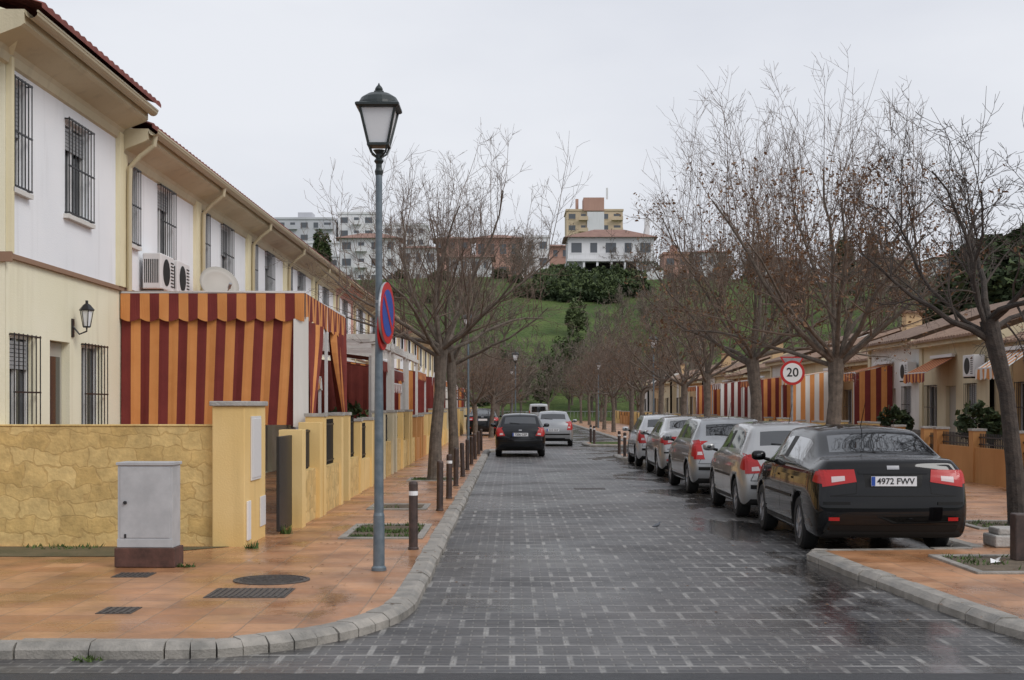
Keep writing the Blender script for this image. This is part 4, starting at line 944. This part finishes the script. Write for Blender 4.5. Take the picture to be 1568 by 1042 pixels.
for i in range(75):
    x=R.uniform(-75,120); y=R.uniform(250,300); sx=vis_x(x,y)
    if 850<sx<1005 and y<268: continue
    if sx<720 and y<272: continue
    s=R.uniform(.5,.95); addobj('tree_%d'%i,(rnd,olv,tF)[i%3],hg,loc=(x,y,hz(x,y)-.5),rot=(0,0,R.uniform(0,6)),scale=(s,s,s*R.uniform(.8,1.3)))
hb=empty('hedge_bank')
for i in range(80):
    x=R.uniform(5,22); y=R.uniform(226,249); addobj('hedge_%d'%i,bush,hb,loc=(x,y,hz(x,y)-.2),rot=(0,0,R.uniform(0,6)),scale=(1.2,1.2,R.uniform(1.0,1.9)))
for (x,y,s) in ((4.6,168,.75),(6.2,176,.8),(8.2,186,.7),(3.4,160,.6),(9.5,200,.8)): addobj('park_tree',olv,loc=(x,y,hz(x,y)-.3),rot=(0,0,x*3),scale=(s,s,s*1.3))
for (x,y,s) in ((-4.0,33.6,.5),(-4.2,40,.45),(-3.9,29.2,.35),(11.2,33,.5),(11.0,39.5,.45)): addobj('garden_shrub',bush,loc=(x,y,.9),rot=(0,0,x),scale=(s*.7,s*.7,s*.9))
mb=MB()
for i in range(90): mb.box(-12+i*.4,-11.96+i*.4,150.5,150.54,0,1.1)
mb.box(-12,24,150.5,150.54,1.06,1.12); mb.obj('park_fence',[m_galv])

# ------------------------------------------------------------------ hilltop buildings
def block(name,cx,cy,w,dp,z0,z1,wm,floors,cols,flat=True,roofm=None,balc=False):
    e=empty(name,(cx,cy,0)); mb=MB(); hw=w/2
    mb.box(-hw,hw,0,dp,z0,z1,0)
    if flat: mb.box(-hw-.2,hw+.2,-.2,dp+.2,z1,z1+.5,0); mb.box(-hw*.3,hw*.2,dp*.3,dp*.7,z1+.5,z1+2.2,0)
    mb.obj('walls',[wm],e)
    wg=MB(); fh=(z1-z0)/floors
    for f in range(floors):
        for c in range(cols):
            x=-hw+w*(c+.5)/cols; z=z0+fh*(f+.3); ww=w/cols*(.2 if c%2 else .3)
            wg.box(x-ww,x+ww,-.04,.05,z,z+fh*.45,0); wg.box(x-ww-.1,x+ww+.1,-.12,-.045,z-.15,z,1)
            if balc and c%3==1: wg.box(x-ww-.6,x+ww+.6,-1.1,-.01,z-.4,z-.25,1); wg.box(x-ww-.6,x+ww+.6,-1.1,-1.0,z-.25,z+.6,1)
    wg.obj('windows',[m_fglass,wm],e)
    if roofm:
        mb=MB(); o=.8; zr=z1+w*.13; a=[(-hw-o,-o,z1),(hw+o,-o,z1),(hw+o,dp+o,z1),(-hw-o,dp+o,z1)]; r1=(-hw*.35,dp/2,zr); r2=(hw*.35,dp/2,zr)
        mb.poly([a[0],a[1],r2,r1]); mb.poly([a[1],a[2],r2]); mb.poly([a[2],a[3],r1,r2]); mb.poly([a[3],a[0],r1]); mb.poly(a[::-1]); mb.obj('roof',[roofm],e)
    return e
v=block('villa',18.4,255,16,10,28.9,33.0,m_farwhite,1,5,flat=False,roofm=m_farroof)
mb=MB() 
mb.box(-8.2,8.2,-1.6,10,28.4,28.85,0); mb.box(-8,-5.2,0,10,24,28.4,0); mb.box(5,8,0,10,24,28.4,0); mb.box(-5.2,5,2.0,10,24,28.4,1)
for x in (-5.1,-2.6,0,2.5,4.8): mb.box(x-.2,x+.2,-1.4,-1.0,24,28.38,0)
mb.box(-8.3,9.5,-2.2,-1.9,23,26.6,0); mb.box(6.6,7.5,3,4,33.2,37,0)
mb.obj('lower_storey',[m_farwhite,m_dark],v)
mb=MB(); mb.lathe([(.9,-.08),(.9,.02)],20,0,c=(-6.6,0,26.6),axis='y'); mb.box(-7.5,-5.7,-.08,.02,24,26.6,0); mb.obj('arch_door',[m_dark],v)
mb=MB()
for i in range(50): mb.box(-8.1+i*.33,-8.04+i*.33,-1.55,-1.5,28.85,29.7)
mb.box(-8.1,8.1,-1.56,-1.49,29.7,29.78); mb.obj('balustrade',[m_frame],v)
t=block('apartment_tower',22,365,15,12,26,53.5,m_ochtower,9,5,balc=True)
mb=MB(); mb.box(-3,2.5,-.6,6,53.5,57,1); mb.box(-2,2.5,-.5,-.1,26,53.2,0); mb.box(3.2,3.7,2,2.5,57,60,0); mb.box(-5,-4.2,2,2.8,54,57,1); mb.obj('core',[m_farwhite,m_farred],t)
block('apartment_block',-50,330,14,12,26,46.5,m_fargrey,7,5,balc=True); block('apartment_block',-38,335,9,12,26,48.5,m_farwhite,7,3,balc=True); block('apartment_block',-27,345,11,12,27,47,m_farwhite,7,4); block('apartment_block',-44,350,8,12,26,49,m_farwhite,8,3)
block('hill_house',-27,258,11,8,24,33.2,m_farwhite,3,4,flat=False,roofm=m_farroof,balc=True); block('hill_house',-39,290,9,9,28,36,m_farwhite,2,3); block('hill_house',-34,270,5,7,26,31,m_farwhite,2,2)
block('hill_house',-3,285,9,8,27,36.5,m_farred,2,4,flat=False,roofm=m_farroof); block('hill_house',-12,278,7,8,27,35.5,m_farred,3,3,flat=False,roofm=m_farroof); block('hill_house',4,292,8,8,27,37.5,m_farwhite,3,3); block('hill_house',9.5,300,7,8,27,36.5,m_farred,3,3,flat=False,roofm=m_farroof)
block('hill_house',33,275,5,8,26,32,m_farred,2,2); block('hill_house',40,276,7,8,26,32.5,m_farwhite,2,3,flat=False,roofm=m_farroof); block('hill_house',52,262,8,8,24,29.5,m_farwhite,2,3,flat=False,roofm=m_farroof); block('hill_house',70,258,10,8,24,29,m_pale,2,4,flat=False,roofm=m_farroof)
block('hill_house',-18,264,7,8,24,32,m_farwhite,2,3,flat=False,roofm=m_farroof); block('hill_house',-8,262,8,8,24,30,m_farwhite,2,4,flat=False,roofm=m_farroof); block('hill_house',86,262,10,8,25,30,m_farwhite,2,4,flat=False,roofm=m_farroof)

e=empty('pigeon',(2.05,19.4,0),(0,0,.6),(.45,.45,.45))
mb=MB(); mb.tube([(-.17,0,.09),(-.1,0,.10),(-.03,0,.115),(.05,0,.13),(.09,0,.16),(.11,0,.195),(.13,0,.21),(.15,0,.208)],[.018,.035,.05,.05,.034,.024,.025,.008],10,0); mb.tube([(0,.02,.08),(0.01,.02,.0)],[.005,.004],5,1); mb.tube([(0,-.02,.08),(0.01,-.02,.0)],[.005,.004],5,1); mb.tube([(.148,0,.208),(.17,0,.2)],[.006,.001],5,1)
mb.obj('body',[mat('feather_grey',(.10,.11,.13),.6),m_bk],e,smooth=True)

# ------------------------------------------------------------------ world, sun, camera
w=bpy.data.worlds.new('World'); scene.world=w; w.use_nodes=True; nt=w.node_tree
bg=nt.nodes['Background']; sky=nt.nodes.new('ShaderNodeTexSky'); sky.sky_type='NISHITA'; sky.sun_disc=False
SE,SA=42,128
sky.sun_elevation=math.radians(SE); sky.sun_rotation=math.radians(SA); sky.dust_density=6; sky.air_density=1.0; sky.ozone_density=1.0
tc=nt.nodes.new('ShaderNodeTexCoord'); mp=nt.nodes.new('ShaderNodeMapping'); mp.inputs['Scale'].default_value=(1,1,2.6); nt.links.new(tc.outputs['Generated'],mp.inputs['Vector'])
n=nt.nodes.new('ShaderNodeTexNoise'); n.inputs['Scale'].default_value=1.7; n.inputs['Detail'].default_value=6; n.inputs['Roughness'].default_value=.5; nt.links.new(mp.outputs['Vector'],n.inputs['Vector'])
rp=nt.nodes.new('ShaderNodeValToRGB'); rp.color_ramp.elements[0].position=.3; rp.color_ramp.elements[1].position=.7
rp.color_ramp.elements[0].color=(.62,.65,.735,1); rp.color_ramp.elements[1].color=(.85,.87,.92,1); nt.links.new(n.outputs['Fac'],rp.inputs['Fac'])
sc_=nt.nodes.new('ShaderNodeVectorMath'); sc_.operation='SCALE'; sc_.inputs['Scale'].default_value=10.4; nt.links.new(rp.outputs['Color'],sc_.inputs[0])
mx=nt.nodes.new('ShaderNodeMixRGB'); mx.inputs['Fac'].default_value=.9; nt.links.new(sky.outputs['Color'],mx.inputs['Color1']); nt.links.new(sc_.outputs[0],mx.inputs['Color2'])
nt.links.new(mx.outputs['Color'],bg.inputs['Color']); bg.inputs['Strength'].default_value=.1
sd=bpy.data.lights.new('sun','SUN'); sd.energy=1.4; sd.angle=math.radians(25); sd.color=(1,.985,.96); so=bpy.data.objects.new('sun',sd); COL.objects.link(so)
az=math.radians(SA); el=math.radians(SE); dirv=Vector((math.sin(az)*math.cos(el),math.cos(az)*math.cos(el),math.sin(el)))
so.rotation_euler=dirv.to_track_quat('Z','Y').to_euler(); so.location=(10,-10,30)
cd=bpy.data.cameras.new('camera'); cam=bpy.data.objects.new('camera',cd); COL.objects.link(cam); scene.camera=cam
cd.sensor_width=36; cd.lens=48.2; cd.shift_y=.0638; cd.clip_end=4000; cd.clip_start=.1
cam.location=(0,0,1.75); cam.rotation_euler=(math.pi/2,0,0)
